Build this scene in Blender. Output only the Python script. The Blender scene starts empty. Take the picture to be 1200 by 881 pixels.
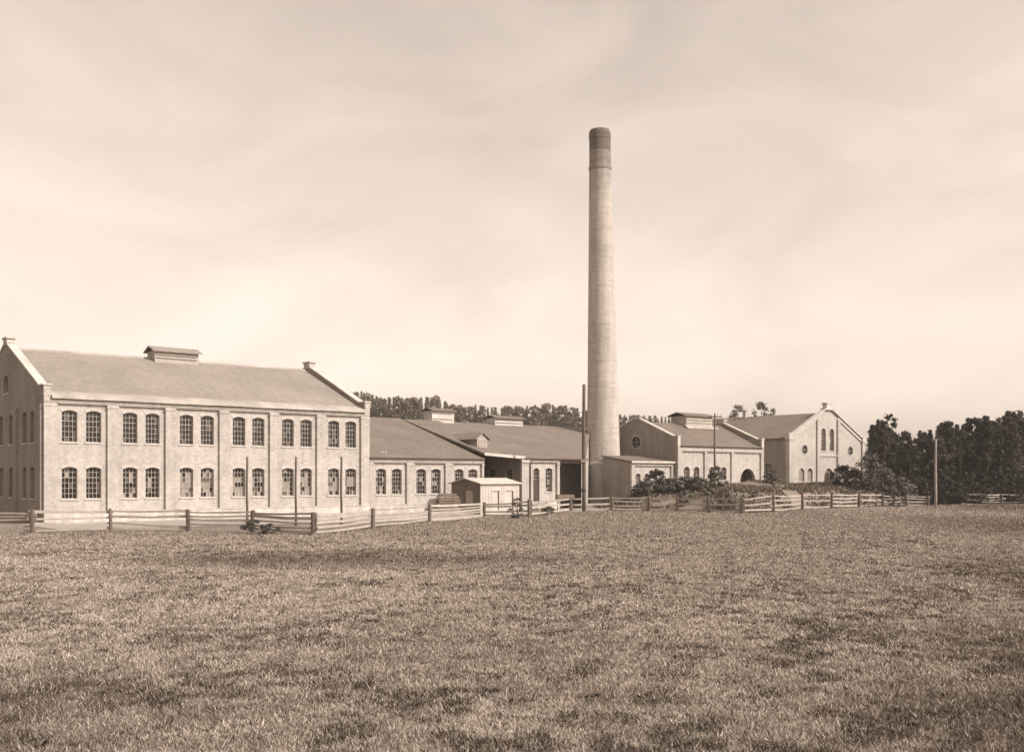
import bpy, math, random
import numpy as np
from mathutils import Vector, Matrix, noise
from mathutils.geometry import tessellate_polygon

R = math.radians
scene = bpy.context.scene
COL = scene.collection
random.seed(7)

# ------------------------------------------------------------------ camera
EYE = 3.3
cam_d = bpy.data.cameras.new('camera')
cam_d.sensor_width = 36.0
cam_d.lens = 35.31
cam_d.shift_y = 0.0975
cam_d.clip_start = 0.5
cam_d.clip_end = 6000
cam = bpy.data.objects.new('camera', cam_d)
cam.location = (0, 0, EYE)
cam.rotation_euler = (R(90), 0, 0)
COL.objects.link(cam)
scene.camera = cam

# ------------------------------------------------------------------ sky and sun
SUN_AZ = 25.0      # degrees from +X towards the camera
SUN_EL = 37.0
sx, sy = math.cos(R(SUN_AZ)), -math.sin(R(SUN_AZ))
world = bpy.data.worlds.new('World')
scene.world = world
world.use_nodes = True
wn, wl = world.node_tree.nodes, world.node_tree.links
wn.clear()
def N(nt, t, **kw):
    n = nt.nodes.new(t)
    for k, v in kw.items(): setattr(n, k, v)
    return n
W = world.node_tree
out = N(W, 'ShaderNodeOutputWorld')
bg = N(W, 'ShaderNodeBackground')
sky = N(W, 'ShaderNodeTexSky')
sky.sky_type = 'NISHITA'
sky.sun_disc = False
sky.sun_elevation = R(SUN_EL)
sky.sun_rotation = math.atan2(sx, sy)
sky.dust_density = 3.0
bw = N(W, 'ShaderNodeRGBToBW')
wl.new(sky.outputs[0], bw.inputs[0])
pw = N(W, 'ShaderNodeMath', operation='POWER'); pw.inputs[1].default_value = 0.7
wl.new(bw.outputs[0], pw.inputs[0])
mu = N(W, 'ShaderNodeMath', operation='MULTIPLY'); mu.inputs[1].default_value = 4.65
wl.new(pw.outputs[0], mu.inputs[0])
# thin streaked cloud over the whole sky
tc = N(W, 'ShaderNodeTexCoord')
mp = N(W, 'ShaderNodeMapping'); mp.inputs['Scale'].default_value = (1.5, 1.5, 3.3)
mp.inputs['Location'].default_value = (0.3, 0.1, 0.55)
wl.new(tc.outputs['Generated'], mp.inputs[0])
cn = N(W, 'ShaderNodeTexNoise'); cn.inputs['Scale'].default_value = 2.7; cn.inputs['Detail'].default_value = 5; cn.inputs['Roughness'].default_value = .5; cn.inputs['Distortion'].default_value = .5
wl.new(mp.outputs[0], cn.inputs['Vector'])
cr = N(W, 'ShaderNodeMapRange'); cr.inputs['From Min'].default_value = .32; cr.inputs['From Max'].default_value = .68
cr.inputs['To Min'].default_value = .88; cr.inputs['To Max'].default_value = 1.10
wl.new(cn.outputs[0], cr.inputs[0])
m2 = N(W, 'ShaderNodeMath', operation='MULTIPLY')
wl.new(mu.outputs[0], m2.inputs[0]); wl.new(cr.outputs[0], m2.inputs[1])
cap = N(W, 'ShaderNodeMath', operation='MINIMUM'); cap.inputs[1].default_value = 30.0
wl.new(m2.outputs[0], cap.inputs[0])
tint = N(W, 'ShaderNodeMix', data_type='RGBA', blend_type='MULTIPLY'); tint.inputs[0].default_value = 1.0
tint.inputs[6].default_value = (1.0, .842, .728, 1)
wl.new(cap.outputs[0], tint.inputs[7])
wl.new(tint.outputs[2], bg.inputs['Color'])
bg.inputs['Strength'].default_value = 0.1
wl.new(bg.outputs[0], out.inputs[0])

sun_d = bpy.data.lights.new('sun', 'SUN')
sun_d.energy = 5.0
sun_d.angle = R(0.6)
sun_d.color = (1.0, .93, .86)
sun = bpy.data.objects.new('sun', sun_d)
sv = Vector((sx*math.cos(R(SUN_EL)), sy*math.cos(R(SUN_EL)), math.sin(R(SUN_EL))))
sun.rotation_euler = (-sv).to_track_quat('-Z', 'Y').to_euler()
sun.location = (60, -20, 80)
COL.objects.link(sun)
vs = scene.view_settings
vs.view_transform = 'Standard'; vs.look = 'None'; vs.gamma = 1.0; vs.exposure = 0.0
vs.use_curve_mapping = False

# ------------------------------------------------------------------ materials
def principled(name, rough=.8):
    m = bpy.data.materials.new(name); m.use_nodes = True
    p = m.node_tree.nodes['Principled BSDF']
    p.inputs['Roughness'].default_value = rough
    p.inputs['Specular IOR Level'].default_value = .25
    return m, m.node_tree, p

def mat(name, c, var=.12, scale=.6, rough=.85, fine=0., fscale=9., bump=0., streak=0., rnd=0., spec=.25, courses=0., bands=0., soot=None, patch=0.):
    """colour with weathering: broad patches, fine grain, vertical run-down streaks, per-object shift, brick courses"""
    m, nt, p = principled(name, rough)
    p.inputs['Specular IOR Level'].default_value = spec
    L = nt.links
    t = N(nt, 'ShaderNodeTexCoord')
    co = t.outputs['Object']
    n1 = N(nt, 'ShaderNodeTexNoise'); n1.inputs['Scale'].default_value = scale; n1.inputs['Detail'].default_value = 4
    L.new(co, n1.inputs['Vector'])
    a = N(nt, 'ShaderNodeMapRange'); a.inputs['From Min'].default_value = .3; a.inputs['From Max'].default_value = .7
    a.inputs['To Min'].default_value = 1-var; a.inputs['To Max'].default_value = 1+var
    L.new(n1.outputs[0], a.inputs[0])
    val = a.outputs[0]
    def times(v, w):
        q = N(nt, 'ShaderNodeMath', operation='MULTIPLY'); L.new(v, q.inputs[0]); L.new(w, q.inputs[1]); return q.outputs[0]
    if fine:
        n2 = N(nt, 'ShaderNodeTexNoise'); n2.inputs['Scale'].default_value = fscale; n2.inputs['Detail'].default_value = 3
        L.new(co, n2.inputs['Vector'])
        b = N(nt, 'ShaderNodeMapRange'); b.inputs['From Min'].default_value = .3; b.inputs['From Max'].default_value = .7
        b.inputs['To Min'].default_value = 1-fine; b.inputs['To Max'].default_value = 1+fine
        L.new(n2.outputs[0], b.inputs[0]); val = times(val, b.outputs[0])
    if streak:
        mp_ = N(nt, 'ShaderNodeMapping'); mp_.inputs['Scale'].default_value = (2.2, 2.2, .16); L.new(co, mp_.inputs[0])
        n3 = N(nt, 'ShaderNodeTexNoise'); n3.inputs['Scale'].default_value = 1.; n3.inputs['Detail'].default_value = 3
        L.new(mp_.outputs[0], n3.inputs['Vector'])
        d = N(nt, 'ShaderNodeMapRange'); d.inputs['From Min'].default_value = .35; d.inputs['From Max'].default_value = .7
        d.inputs['To Min'].default_value = 1+streak*.4; d.inputs['To Max'].default_value = 1-streak
        L.new(n3.outputs[0], d.inputs[0]); val = times(val, d.outputs[0])
    if courses:
        sep = N(nt, 'ShaderNodeSeparateXYZ'); L.new(co, sep.inputs[0])
        ad = N(nt, 'ShaderNodeMath', operation='ADD'); L.new(sep.outputs[0], ad.inputs[0]); L.new(sep.outputs[1], ad.inputs[1])
        cmb = N(nt, 'ShaderNodeCombineXYZ'); L.new(ad.outputs[0], cmb.inputs[0]); L.new(sep.outputs[2], cmb.inputs[1])
        br = N(nt, 'ShaderNodeTexBrick'); br.inputs['Scale'].default_value = 1.0
        br.inputs['Brick Width'].default_value = .25; br.inputs['Row Height'].default_value = .077; br.inputs['Mortar Size'].default_value = .008
        br.inputs['Color1'].default_value = (1-courses, 1-courses, 1-courses, 1); br.inputs['Color2'].default_value = (1+courses,)*3+(1,)
        br.inputs['Mortar'].default_value = (1.02, 1.02, 1.02, 1)
        L.new(cmb.outputs[0], br.inputs['Vector']); val = times(val, br.outputs['Color'])
    if bands:
        mb2 = N(nt, 'ShaderNodeMapping'); mb2.inputs['Scale'].default_value = (.55, .55, 3.2); L.new(co, mb2.inputs[0])
        n5 = N(nt, 'ShaderNodeTexNoise'); n5.inputs['Scale'].default_value = 1.; n5.inputs['Detail'].default_value = 4; n5.inputs['Roughness'].default_value = .6
        L.new(mb2.outputs[0], n5.inputs['Vector'])
        d5 = N(nt, 'ShaderNodeMapRange'); d5.inputs['From Min'].default_value = .32; d5.inputs['From Max'].default_value = .68
        d5.inputs['To Min'].default_value = 1-bands; d5.inputs['To Max'].default_value = 1+bands
        L.new(n5.outputs[0], d5.inputs[0]); val = times(val, d5.outputs[0])
    if patch:      # repaired and blotched areas with fairly sharp outlines
        n6 = N(nt, 'ShaderNodeTexNoise'); n6.inputs['Scale'].default_value = .9; n6.inputs['Detail'].default_value = 6; n6.inputs['Roughness'].default_value = .65
        L.new(co, n6.inputs['Vector'])
        d6 = N(nt, 'ShaderNodeMapRange'); d6.inputs['From Min'].default_value = .50; d6.inputs['From Max'].default_value = .60
        d6.inputs['To Min'].default_value = 1+patch*.3; d6.inputs['To Max'].default_value = 1-patch
        L.new(n6.outputs[0], d6.inputs[0]); val = times(val, d6.outputs[0])
    if soot:       # smoke stain running down unevenly from the mouth
        sp7 = N(nt, 'ShaderNodeSeparateXYZ'); L.new(co, sp7.inputs[0])
        m7 = N(nt, 'ShaderNodeMapping'); m7.inputs['Scale'].default_value = (1.6, 1.6, .12); L.new(co, m7.inputs[0])
        n7 = N(nt, 'ShaderNodeTexNoise'); n7.inputs['Scale'].default_value = 1.; n7.inputs['Detail'].default_value = 4; L.new(m7.outputs[0], n7.inputs['Vector'])
        a7 = N(nt, 'ShaderNodeMath', operation='MULTIPLY_ADD'); a7.inputs[1].default_value = 9.; L.new(n7.outputs[0], a7.inputs[0]); L.new(sp7.outputs[2], a7.inputs[2])
        d7 = N(nt, 'ShaderNodeMapRange'); d7.inputs['From Min'].default_value = soot[0]; d7.inputs['From Max'].default_value = soot[1]
        d7.inputs['To Min'].default_value = 1.; d7.inputs['To Max'].default_value = soot[2]
        L.new(a7.outputs[0], d7.inputs[0]); val = times(val, d7.outputs[0])
    if rnd:
        oi = N(nt, 'ShaderNodeObjectInfo')
        e = N(nt, 'ShaderNodeMapRange'); e.inputs['To Min'].default_value = 1-rnd; e.inputs['To Max'].default_value = 1+rnd
        L.new(oi.outputs['Random'], e.inputs[0]); val = times(val, e.outputs[0])
    mx = N(nt, 'ShaderNodeMix', data_type='RGBA', blend_type='MULTIPLY'); mx.inputs[0].default_value = 1
    mx.inputs[6].default_value = (*c, 1)
    L.new(val, mx.inputs[7]); L.new(mx.outputs[2], p.inputs['Base Color'])
    if bump:
        bp = N(nt, 'ShaderNodeBump'); bp.inputs['Strength'].default_value = bump; bp.inputs['Distance'].default_value = .04
        nb = N(nt, 'ShaderNodeTexNoise'); nb.inputs['Scale'].default_value = fscale; nb.inputs['Detail'].default_value = 4
        L.new(co, nb.inputs['Vector']); L.new(nb.outputs[0], bp.inputs['Height']); L.new(bp.outputs[0], p.inputs['Normal'])
    return m

M = {}
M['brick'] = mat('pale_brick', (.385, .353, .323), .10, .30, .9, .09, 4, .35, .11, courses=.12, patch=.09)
M['bare'] = mat('shade_toned_brick', (.245, .215, .19), .12, .30, .9, .08, 5, .3, .16, courses=.12, patch=.08)  # darker copy of the front brick, end walls' shade put into the colour
M['plinth'] = mat('limewashed_plinth', (.46, .425, .39), .12, .8, .9, .10, 5, .3, .18, patch=.12)
M['arch'] = mat('pale_brick_arch', (.43, .395, .365), .10, 1.5, .9, .08, 8)
M['sill'] = mat('stone_sill', (.46, .43, .40), .08, 1.5, .9, .08, 8)
M['roof_main'] = mat('pale_roof_felt', (.25, .22, .195), .10, .22, .8, .06, 3.5, .2, .12, patch=.05)
M['roof'] = mat('brown_roof_felt', (.172, .145, .124), .11, .25, .85, .07, 3.5, .2, .14, patch=.06)
M['roof_mid'] = mat('brown_roof_shingle', (.15, .124, .105), .11, .5, .85, .09, 3.5, .2, .06)
M['eave'] = mat('worn_eave_metal', (.34, .305, .275), .20, .5, .7, .08, 4, .1)
M['coping'] = mat('pale_coping', (.48, .44, .405), .14, .8, .85, .06, 4)
M['dark_trim'] = mat('dark_painted_timber', (.075, .052, .04), .15, 1.5, .75, .1, 6)
M['vent_wood'] = mat('vent_boards', (.36, .32, .285), .10, 1.2, .85, .08, 5)
M['frame'] = mat('window_frame_paint', (.34, .305, .275), .10, 2, .6, .05, 8)
M['glass_dark'] = mat('window_glass', (.013, .011, .010), .2, 1.5, .12, spec=.3)
M['glass_mid'] = mat('dusty_glass', (.085, .07, .057), .2, 2, .3, spec=.4)
M['glass_pale'] = mat('whitewashed_glass', (.26, .228, .20), .2, 2, .5)
M['stack'] = mat('chimney_brick', (.41, .37, .333), .10, .22, .9, .08, 5, .3, .14, courses=.10, bands=.08, soot=(40., 47., .58), patch=.06)
M['stack_base'] = mat('chimney_base_brick', (.40, .362, .328), .08, .3, .9, .08, 5, .3, .10, courses=.10, bands=.10, patch=.06)
M['soot'] = mat('sooty_brick', (.135, .11, .092), .14, .5, .9, .08, 4, .25, .16)
M['soot_pale'] = mat('smoke_stained_brick', (.225, .192, .166), .14, .5, .9, .1, 4, .3, .2, bands=.15)
M['wood'] = mat('weathered_rail', (.35, .312, .28), .16, 1.3, .85, .12, 9, .3, rnd=.14)
M['wood_post'] = mat('weathered_post', (.13, .10, .083), .2, 2, .9, .12, 9, .3, rnd=.25)
M['pole'] = mat('tarred_pole', (.11, .087, .073), .15, 1, .85, .1, 8, .2)
M['pole_pale'] = mat('silvered_pole', (.27, .24, .215), .15, 1, .85, .1, 8, .2)
M['board'] = mat('shed_boards', (.46, .415, .375), .10, 1.2, .85, .06, 6, rnd=.05)
M['lumber'] = mat('stacked_lumber', (.20, .155, .125), .18, 1.2, .85, .1, 6, rnd=.3)
M['leaf_dark'] = mat('dark_leaves', (.030, .0275, .0225), .5, .5, .75, .3, 2.0, rnd=.55)
M['leaf_mid'] = mat('shrub_leaves', (.10, .091, .077), .35, .6, .75, .25, 3, rnd=.2)
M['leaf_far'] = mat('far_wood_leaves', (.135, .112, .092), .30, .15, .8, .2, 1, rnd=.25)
M['bark'] = mat('bark', (.085, .068, .055), .2, 2, .9, .1, 8)
M['earth'] = mat('bare_earth', (.24, .19, .155), .15, .5, .95, .15, 3, .4)
M['iron'] = mat('iron', (.05, .042, .036), .2, 2, .6)

# ------------------------------------------------------------------ mesh helpers
class MB:
    def __init__(s): s.v, s.f, s.m = [], [], []
    def add(s, vs_, fs, mi=0):
        b = len(s.v); s.v += [tuple(p) for p in vs_]
        for f in fs: s.f.append(tuple(b+i for i in f)); s.m.append(mi)
        return s
    def box(s, x0, x1, y0, y1, z0, z1, mi=0):
        return s.add([(x0,y0,z0),(x1,y0,z0),(x1,y1,z0),(x0,y1,z0),(x0,y0,z1),(x1,y0,z1),(x1,y1,z1),(x0,y1,z1)],
              [(0,3,2,1),(4,5,6,7),(0,1,5,4),(1,2,6,5),(2,3,7,6),(3,0,4,7)], mi)
    def prism(s, poly, a, b, c, o, t, mi=0, holes=()):
        """solid plate: 2-D outline (with holes) on axes a, b through o, thickness t along c"""
        a, b, c, o = map(Vector, (a, b, c, o))
        loops = [list(poly)] + [list(h) for h in holes]
        pts = [p for l in loops for p in l]
        P0 = [o + a*p[0] + b*p[1] for p in pts]
        P1 = [q + c*t for q in P0]
        tri = tessellate_polygon([[Vector((p[0], p[1], 0)) for p in l] for l in loops])
        n = len(pts); fs = []
        for f in tri:
            fs.append(tuple(f)); fs.append(tuple(n+i for i in reversed(f)))
        k = 0
        for l in loops:
            m = len(l)
            for i in range(m):
                j = (i+1) % m
                fs.append((k+i, k+j, n+k+j, n+k+i))
            k += m
        return s.add(P0+P1, fs, mi)
    def tube(s, pts, rad, n=8, mi=0):
        """tapered tube through points"""
        rings = []
        for i, p in enumerate(pts):
            p = Vector(p)
            d = (Vector(pts[min(i+1, len(pts)-1)]) - Vector(pts[max(i-1, 0)])).normalized()
            x = d.orthogonal().normalized(); y = d.cross(x)
            if abs(d.z) > .8:
                x = (Vector((1,0,0)) - d*d.x).normalized(); y = d.cross(x)
            rings.append([p + (x*math.cos(2*math.pi*k/n) + y*math.sin(2*math.pi*k/n))*rad[i] for k in range(n)])
        vs_ = [q for r in rings for q in r]; fs = []
        for i in range(len(rings)-1):
            for k in range(n):
                fs.append((i*n+k, i*n+(k+1)%n, (i+1)*n+(k+1)%n, (i+1)*n+k))
        fs.append(tuple(range(n-1, -1, -1))); fs.append(tuple((len(rings)-1)*n+k for k in range(n)))
        return s.add(vs_, fs, mi)
    def mesh(s, name, mats, smooth=False):
        me = bpy.data.meshes.new(name)
        me.from_pydata(s.v, [], s.f)
        for m in (mats if isinstance(mats, (list, tuple)) else [mats]): me.materials.append(m)
        me.polygons.foreach_set('material_index', s.m)
        if smooth: me.polygons.foreach_set('use_smooth', [True]*len(s.f))
        me.update()
        return me
    def build(s, name, mats, parent=None, loc=(0,0,0), rz=0, smooth=False):
        return link(name, s.mesh(name, mats, smooth), parent, loc, rz)

def link(name, data, parent=None, loc=(0,0,0), rz=0):
    o = bpy.data.objects.new(name, data); COL.objects.link(o)
    o.location = loc; o.rotation_euler = (0, 0, rz); o.parent = parent
    return o

def tag(o, label=None, cat=None, group=None, kind=None):
    for k, v in (('label', label), ('category', cat), ('group', group), ('kind', kind)):
        if v: o[k] = v
    return o
def thing(name, label, cat, loc=(0,0,0), rz=0, group=None):
    return tag(link(name, None, None, loc, rz), label, cat, group)

# site grid: u runs along the factory fronts, v runs back from them
TH = math.atan2(.642, .767)
C0 = Vector((-32.3, 69.2, 0))
def site(u, v, z=0):
    return Vector((C0.x + .767*u - .642*v, C0.y + .642*u + .767*v, z))
def at(px, depth, z=0):
    return Vector(((px-600)/1177*depth, depth, z))

# ------------------------------------------------------------------ terrain
def sm(a, b, x):
    t = max(0., min(1., (x-a)/(b-a))); return t*t*(3-2*t)
FLINE = [(-300, 58), (38, 57.5), (130, 59.3), (295, 58.6), (366.5, 56.2), (437, 62.8), (503.6, 72), (568, 80), (620, 79), (669, 93.4), (717.7, 94.2), (760.6, 93.8), (793.4, 93.2), (831, 90.2), (870, 88.4), (907, 91.5), (940.7, 98), (975, 103), (1007, 106), (1063, 109), (1126, 116), (1224, 120), (1500, 126)]
def fence_depth(x, y):
    return float(np.interp(600+1177*x/max(y, 1.), [a for a, b in FLINE], [b for a, b in FLINE]))
def hgt(x, y):
    if y < 40: return 0.
    h = 0.
    fd = fence_depth(x, y)+.6
    p = sm(9.6, 14.2, x - (y-100)*.08) * sm(fd, fd+9, y) * (1 - sm(.35, .40, x/y))
    h += 1.9*p
    h += 10*sm(265, 330, y)*(1-sm(140, 220, abs(x)))
    if y < fd: return 0.
    h += .35*p*noise.noise(Vector((x*.12, y*.12, 1.)))
    # spoil heaps on the bank in front of the arched doorway
    for hx, hy, hr, hh in ((27.5, 113, 3.6, .9), (22.5, 107, 3., .35), (36, 118, 5., .35), (31, 122, 3.2, .45)):
        d2 = ((x-hx)**2 + (y-hy)**2)/(hr*hr)
        if d2 < 6: h += hh*math.exp(-d2)*sm(fd, fd+4, y)
    return h

def frange(a, b, n): return [a+(b-a)*i/n for i in range(n+1)]
gx = frange(-700, -200, 4)[:-1] + frange(-200, -40, 16)[:-1] + frange(-40, 70, 110)[:-1] + frange(70, 240, 17)[:-1] + frange(240, 700, 4)
gy = frange(-200, 0, 4)[:-1] + frange(0, 84, 42)[:-1] + frange(84, 160, 76)[:-1] + frange(160, 400, 16)[:-1] + frange(400, 900, 5)
gv = [(x, y, hgt(x, y)) for y in gy for x in gx]
nx = len(gx)
gf = [(j*nx+i, j*nx+i+1, (j+1)*nx+i+1, (j+1)*nx+i) for j in range(len(gy)-1) for i in range(nx-1)]

def ground_material():
    m, nt, p = principled('dry_meadow_ground', .95)
    p.inputs['Specular IOR Level'].default_value = .05
    L = nt.links
    g = N(nt, 'ShaderNodeTexCoord').outputs['Object']
    def nz(scale, detail, lo, hi, vec=g, f0=.3, f1=.7):
        n = N(nt, 'ShaderNodeTexNoise'); n.inputs['Scale'].default_value = scale; n.inputs['Detail'].default_value = detail
        L.new(vec, n.inputs['Vector'])
        r = N(nt, 'ShaderNodeMapRange'); r.inputs['From Min'].default_value = f0; r.inputs['From Max'].default_value = f1
        r.inputs['To Min'].default_value = lo; r.inputs['To Max'].default_value = hi
        L.new(n.outputs[0], r.inputs[0]); return r.outputs[0]
    mp_ = N(nt, 'ShaderNodeMapping'); mp_.inputs['Scale'].default_value = (.35, 1., 1.); L.new(g, mp_.inputs[0])
    a = nz(.10, 4, 0, 1, mp_.outputs[0]); b = nz(.55, 5, .78, 1.2); c = nz(5., 4, .72, 1.28); d = nz(26., 3, .7, 1.3)
    mx = N(nt, 'ShaderNodeMix', data_type='RGBA'); mx.inputs[6].default_value = (.18, .15, .125, 1); mx.inputs[7].default_value = (.225, .189, .159, 1)
    L.new(a, mx.inputs[0])
    cur = mx.outputs[2]
    for v in (b, c, d):
        q = N(nt, 'ShaderNodeMix', data_type='RGBA', blend_type='MULTIPLY'); q.inputs[0].default_value = 1
        L.new(cur, q.inputs[6]); L.new(v, q.inputs[7]); cur = q.outputs[2]
    L.new(cur, p.inputs['Base Color'])
    bp = N(nt, 'ShaderNodeBump'); bp.inputs['Strength'].default_value = .7; bp.inputs['Distance'].default_value = .12
    n = N(nt, 'ShaderNodeTexNoise'); n.inputs['Scale'].default_value = 7; n.inputs['Detail'].default_value = 6; L.new(g, n.inputs['Vector'])
    L.new(n.outputs[0], bp.inputs['Height']); L.new(bp.outputs[0], p.inputs['Normal'])
    return m
M['ground'] = ground_material()
me = bpy.data.meshes.new('ground'); me.from_pydata(gv, [], gf); me.materials.append(M['ground'])
me.polygons.foreach_set('use_smooth', [True]*len(gf)); me.update()
tag(link('ground', me), kind='structure')

M['yard'] = mat('pale_yard_gravel', (.32, .285, .255), .12, .25, .95, .12, 6, .4)
yd = MB(); ym = [site(-1.5, -9.3, .02), site(26, -13, .02), site(36, -8.5, .02), site(52, -6, .02), site(52, .5, .02), site(-1.5, .5, .02)]
yd.add(ym, [(0, 1, 2, 3, 4, 5)])
tag(yd.build('yard', M['yard']), kind='structure')

# ------------------------------------------------------------------ building pieces
def arch_poly(x0, x1, z0, z1, rise, n=8):
    """opening with a segmental (or round) arched head whose crown is at z1"""
    w = x1-x0; c = (x0+x1)/2
    rise = min(rise, w/2)
    rad = (w*w/4 + rise*rise)/(2*rise); zc = z1 - rad
    a0 = math.asin(min(1., (w/2)/rad))
    top = [(c + rad*math.sin(a0 - 2*a0*i/n), zc + rad*math.cos(a0 - 2*a0*i/n)) for i in range(n+1)]
    return [(x0, z0), (x1, z0)] + top
def arc_z(x, w, h, rise):
    rise = min(rise, w/2); rad = (w*w/4 + rise*rise)/(2*rise)
    return h - rad + math.sqrt(max(0, rad*rad - x*x))

def circle_poly(cx, cz, r, n=16):
    return [(cx + r*math.cos(2*math.pi*i/n), cz + r*math.sin(2*math.pi*i/n)) for i in range(n)]

def bar(mb, x0, x1, z0, z1, y0, y1, mi=0): mb.box(x0, x1, y0, y1, z0, z1, mi)

GL = [M['glass_dark'], M['glass_mid'], M['glass_pale']]
def window(root, u, z0, w, h, rise=.16, cols=4, rows=6, y=0., pale=.1, rz=0, loc=None, sill=True, seed=0, mid=.10, setback=.20):
    """window in an opening of a wall facing -y: frame with glazing bars > glass, sill"""
    rg = random.Random(seed*31 + int(u*100) + int(z0*977))
    f = MB(); t = .05; d0, d1 = setback, setback+.07
    ap = arch_poly(-w/2, w/2, 0, h, rise)
    c = h/2
    inner = [((p[0]*(w-2*t)/w), (p[1]-c)*(h-2*t)/h + c) for p in ap]
    f.prism(ap, (1,0,0), (0,0,1), (0,1,0), (0, d0, 0), d1-d0, holes=[inner])
    mw = .030
    for i in range(1, cols):
        x = -w/2 + w*i/cols
        bar(f, x-mw/2, x+mw/2, t*.8, arc_z(x, w, h, rise)-t*.8, d0+.012, d1-.012)
    for j in range(1, rows):
        z = h*j/rows
        mm = mw*1.5 if j == rows-2 else mw
        bar(f, -w/2+t*.8, w/2-t*.8, z-mm/2, z+mm/2, d0+.009, d1-.009)
    p0 = loc if loc else (u, y, z0)
    fr = f.build('window', M['frame'], root, p0, rz)
    g = MB(); nxs = [-w/2 + w*i/cols for i in range(cols+1)]
    blind = rg.random() < .25
    for j in range(rows):
        for i in range(cols):
            xa, xb = nxs[i], nxs[i+1]; za, zb = h*j/rows, h*(j+1)/rows
            yy = d1-.03; tilt = rg.uniform(-.004, .004)
            ta, tb = (min(zb, arc_z(x, w, h, rise)-.01) for x in (xa, xb))
            r_ = rg.random()
            pp = pale*(1.3 if j < rows*.55 else .4); mm = mid*(2.0 if blind and j < 3 else 1.)
            mi = 2 if r_ < pp else (1 if r_ < pp+mm else 0)
            g.add([(xa, yy+tilt, za), (xb, yy, za), (xb, yy-tilt, tb), (xa, yy, ta)], [(0,1,2,3)], mi)
    g.build('glass', GL, fr)
    if sill:
        s = MB(); s.box(-w/2-.10, w/2+.10, -.07, setback+.02, -.10, .0-.004)
        s.build('sill', M['sill'], fr)
    return fr

def arch_band(root, u, z1, w, rise, y=0., th=.20, rz=0, loc=None):
    """brick arch over an opening, a little proud of the wall"""
    n = 8; o = arch_poly(-w/2, w/2, 0, 1.0, rise, n)[2:]
    wo = w+2*.10
    oo = arch_poly(-wo/2, wo/2, 0, 1.0+th, rise*1.08, n)[2:]
    b = MB()
    for i in range(n):
        a0, a1, c0, c1 = o[i], o[i+1], oo[i], oo[i+1]
        b.prism([a0, c0, c1, a1], (1,0,0), (0,0,1), (0,1,0), (0, -.030, 0), .028)
    return b.build('window_arch', M['arch'], root, loc if loc else (u, y, z1-1.0), rz)

def front(root, L, zp, zf, ze, panels, wins, holes_extra=(), relief=.20, z0=0., x0=0., plinth=True, pil=True, thick=.4, y=0., pal=.1):
    """panelled brick front facing -y: wall with openings, pilasters, frieze, plinth, windows"""
    holes = [arch_poly(a, b, c, d, r_) for (a, b, c, d, r_, *_) in wins] + [h for h in holes_extra]
    w = MB(); w.prism([(x0, z0), (L, z0), (L, ze), (x0, ze)], (1,0,0), (0,0,1), (0,1,0), (0, y, 0), thick, holes=holes)
    w.build('wall', M['brick'], root)
    edges = [x0] + [e for p in panels for e in p] + [L]
    if pil:
        for i in range(0, len(edges), 2):
            a, b = edges[i], edges[i+1]
            if b-a < .08: continue
            q = MB(); q.box(a, b, y-relief, y-.002, zp if plinth else z0, zf)
            # stepped brick base and head
            q.box(a-.05, b+.05, y-relief-.04, y-relief-.0015, zf-.22, zf-.10)
            q.build('pilaster', M['brick'], root)
    fz = MB(); fz.box(x0, L, y-relief-.003, y-.002, zf, ze)
    # corbel course: small bricks standing under the frieze edge
    fz.box(x0, L, y-relief-.05, y-relief-.005, zf+.10, zf+.17)
    fz.build('frieze', M['brick'], root)
    if plinth:
        p = MB(); p.box(x0, L, y-relief-.05, y-.002, z0, zp-.06); p.box(x0, L, y-relief-.09, y-.003, zp-.06, zp)
        p.build('plinth', M['plinth'], root)
    for k, (a, b, c, d, r_, *rest) in enumerate(wins):
        pale = rest[0] if rest else pal
        if pale is None: continue
        window(root, (a+b)/2, c, b-a, d-c, r_, y=y, pale=pale, seed=k+int(L*10))
        arch_band(root, (a+b)/2, d, b-a, r_, y=y)

def gable_roof(root, x0, x1, yf, yr, yb, ze, zr, material, over=.3, th=.14, name='roof', seams=0.):
    """two slopes from the front eave yf over the ridge yr to the back eave yb"""
    kf = (zr-ze)/(yr-yf)
    rb = MB()
    pr = [(yf-over, ze-over*kf), (yr, zr), (yb+over, ze-over*kf), (yb+over, ze-over*kf-th), (yr, zr-th), (yf-over, ze-over*kf-th)]
    rb.prism(pr, (0,1,0), (0,0,1), (1,0,0), (x0, 0, 0), x1-x0)
    r = rb.build(name, material, root)
    return r

def seam_lines(root, roof, x0, x1, yf, yr, ze, zr, step, material, h=.035):
    """lapped sheet edges of the roofing, running along the slope"""
    return None
    s = MB(); x = x0+step
    k = math.hypot(yr-yf, zr-ze); d = Vector((0, (yr-yf)/k, (zr-ze)/k)); nrm = Vector((0, -d.z, d.y))
    while x < x1-.2:
        a = Vector((x, yf, ze)) + nrm*.002; b = Vector((x, yr, zr)) + nrm*.002
        wv = Vector((.025, 0, 0)); hv = nrm*h
        s.add([a-wv, a+wv, b+wv, b-wv, a-wv+hv, a+wv+hv, b+wv+hv, b-wv+hv], [(4,5,6,7),(0,1,5,4),(1,2,6,5),(2,3,7,6),(3,0,4,7)])
        x += step
    o = s.build('roof_seam', material, roof); o['kind'] = 'stuff'
    return o

def coping(root, x0, x1, pts, th, material, name='coping'):
    """pale capping along a gable outline of (y, z) points"""
    n = len(pts)
    up = [(p[0], p[1]+th) for p in pts]
    c = MB(); c.prism(pts + up[::-1], (0,1,0), (0,0,1), (1,0,0), (x0, 0, 0), x1-x0)
    return c.build(name, material, root)

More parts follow.
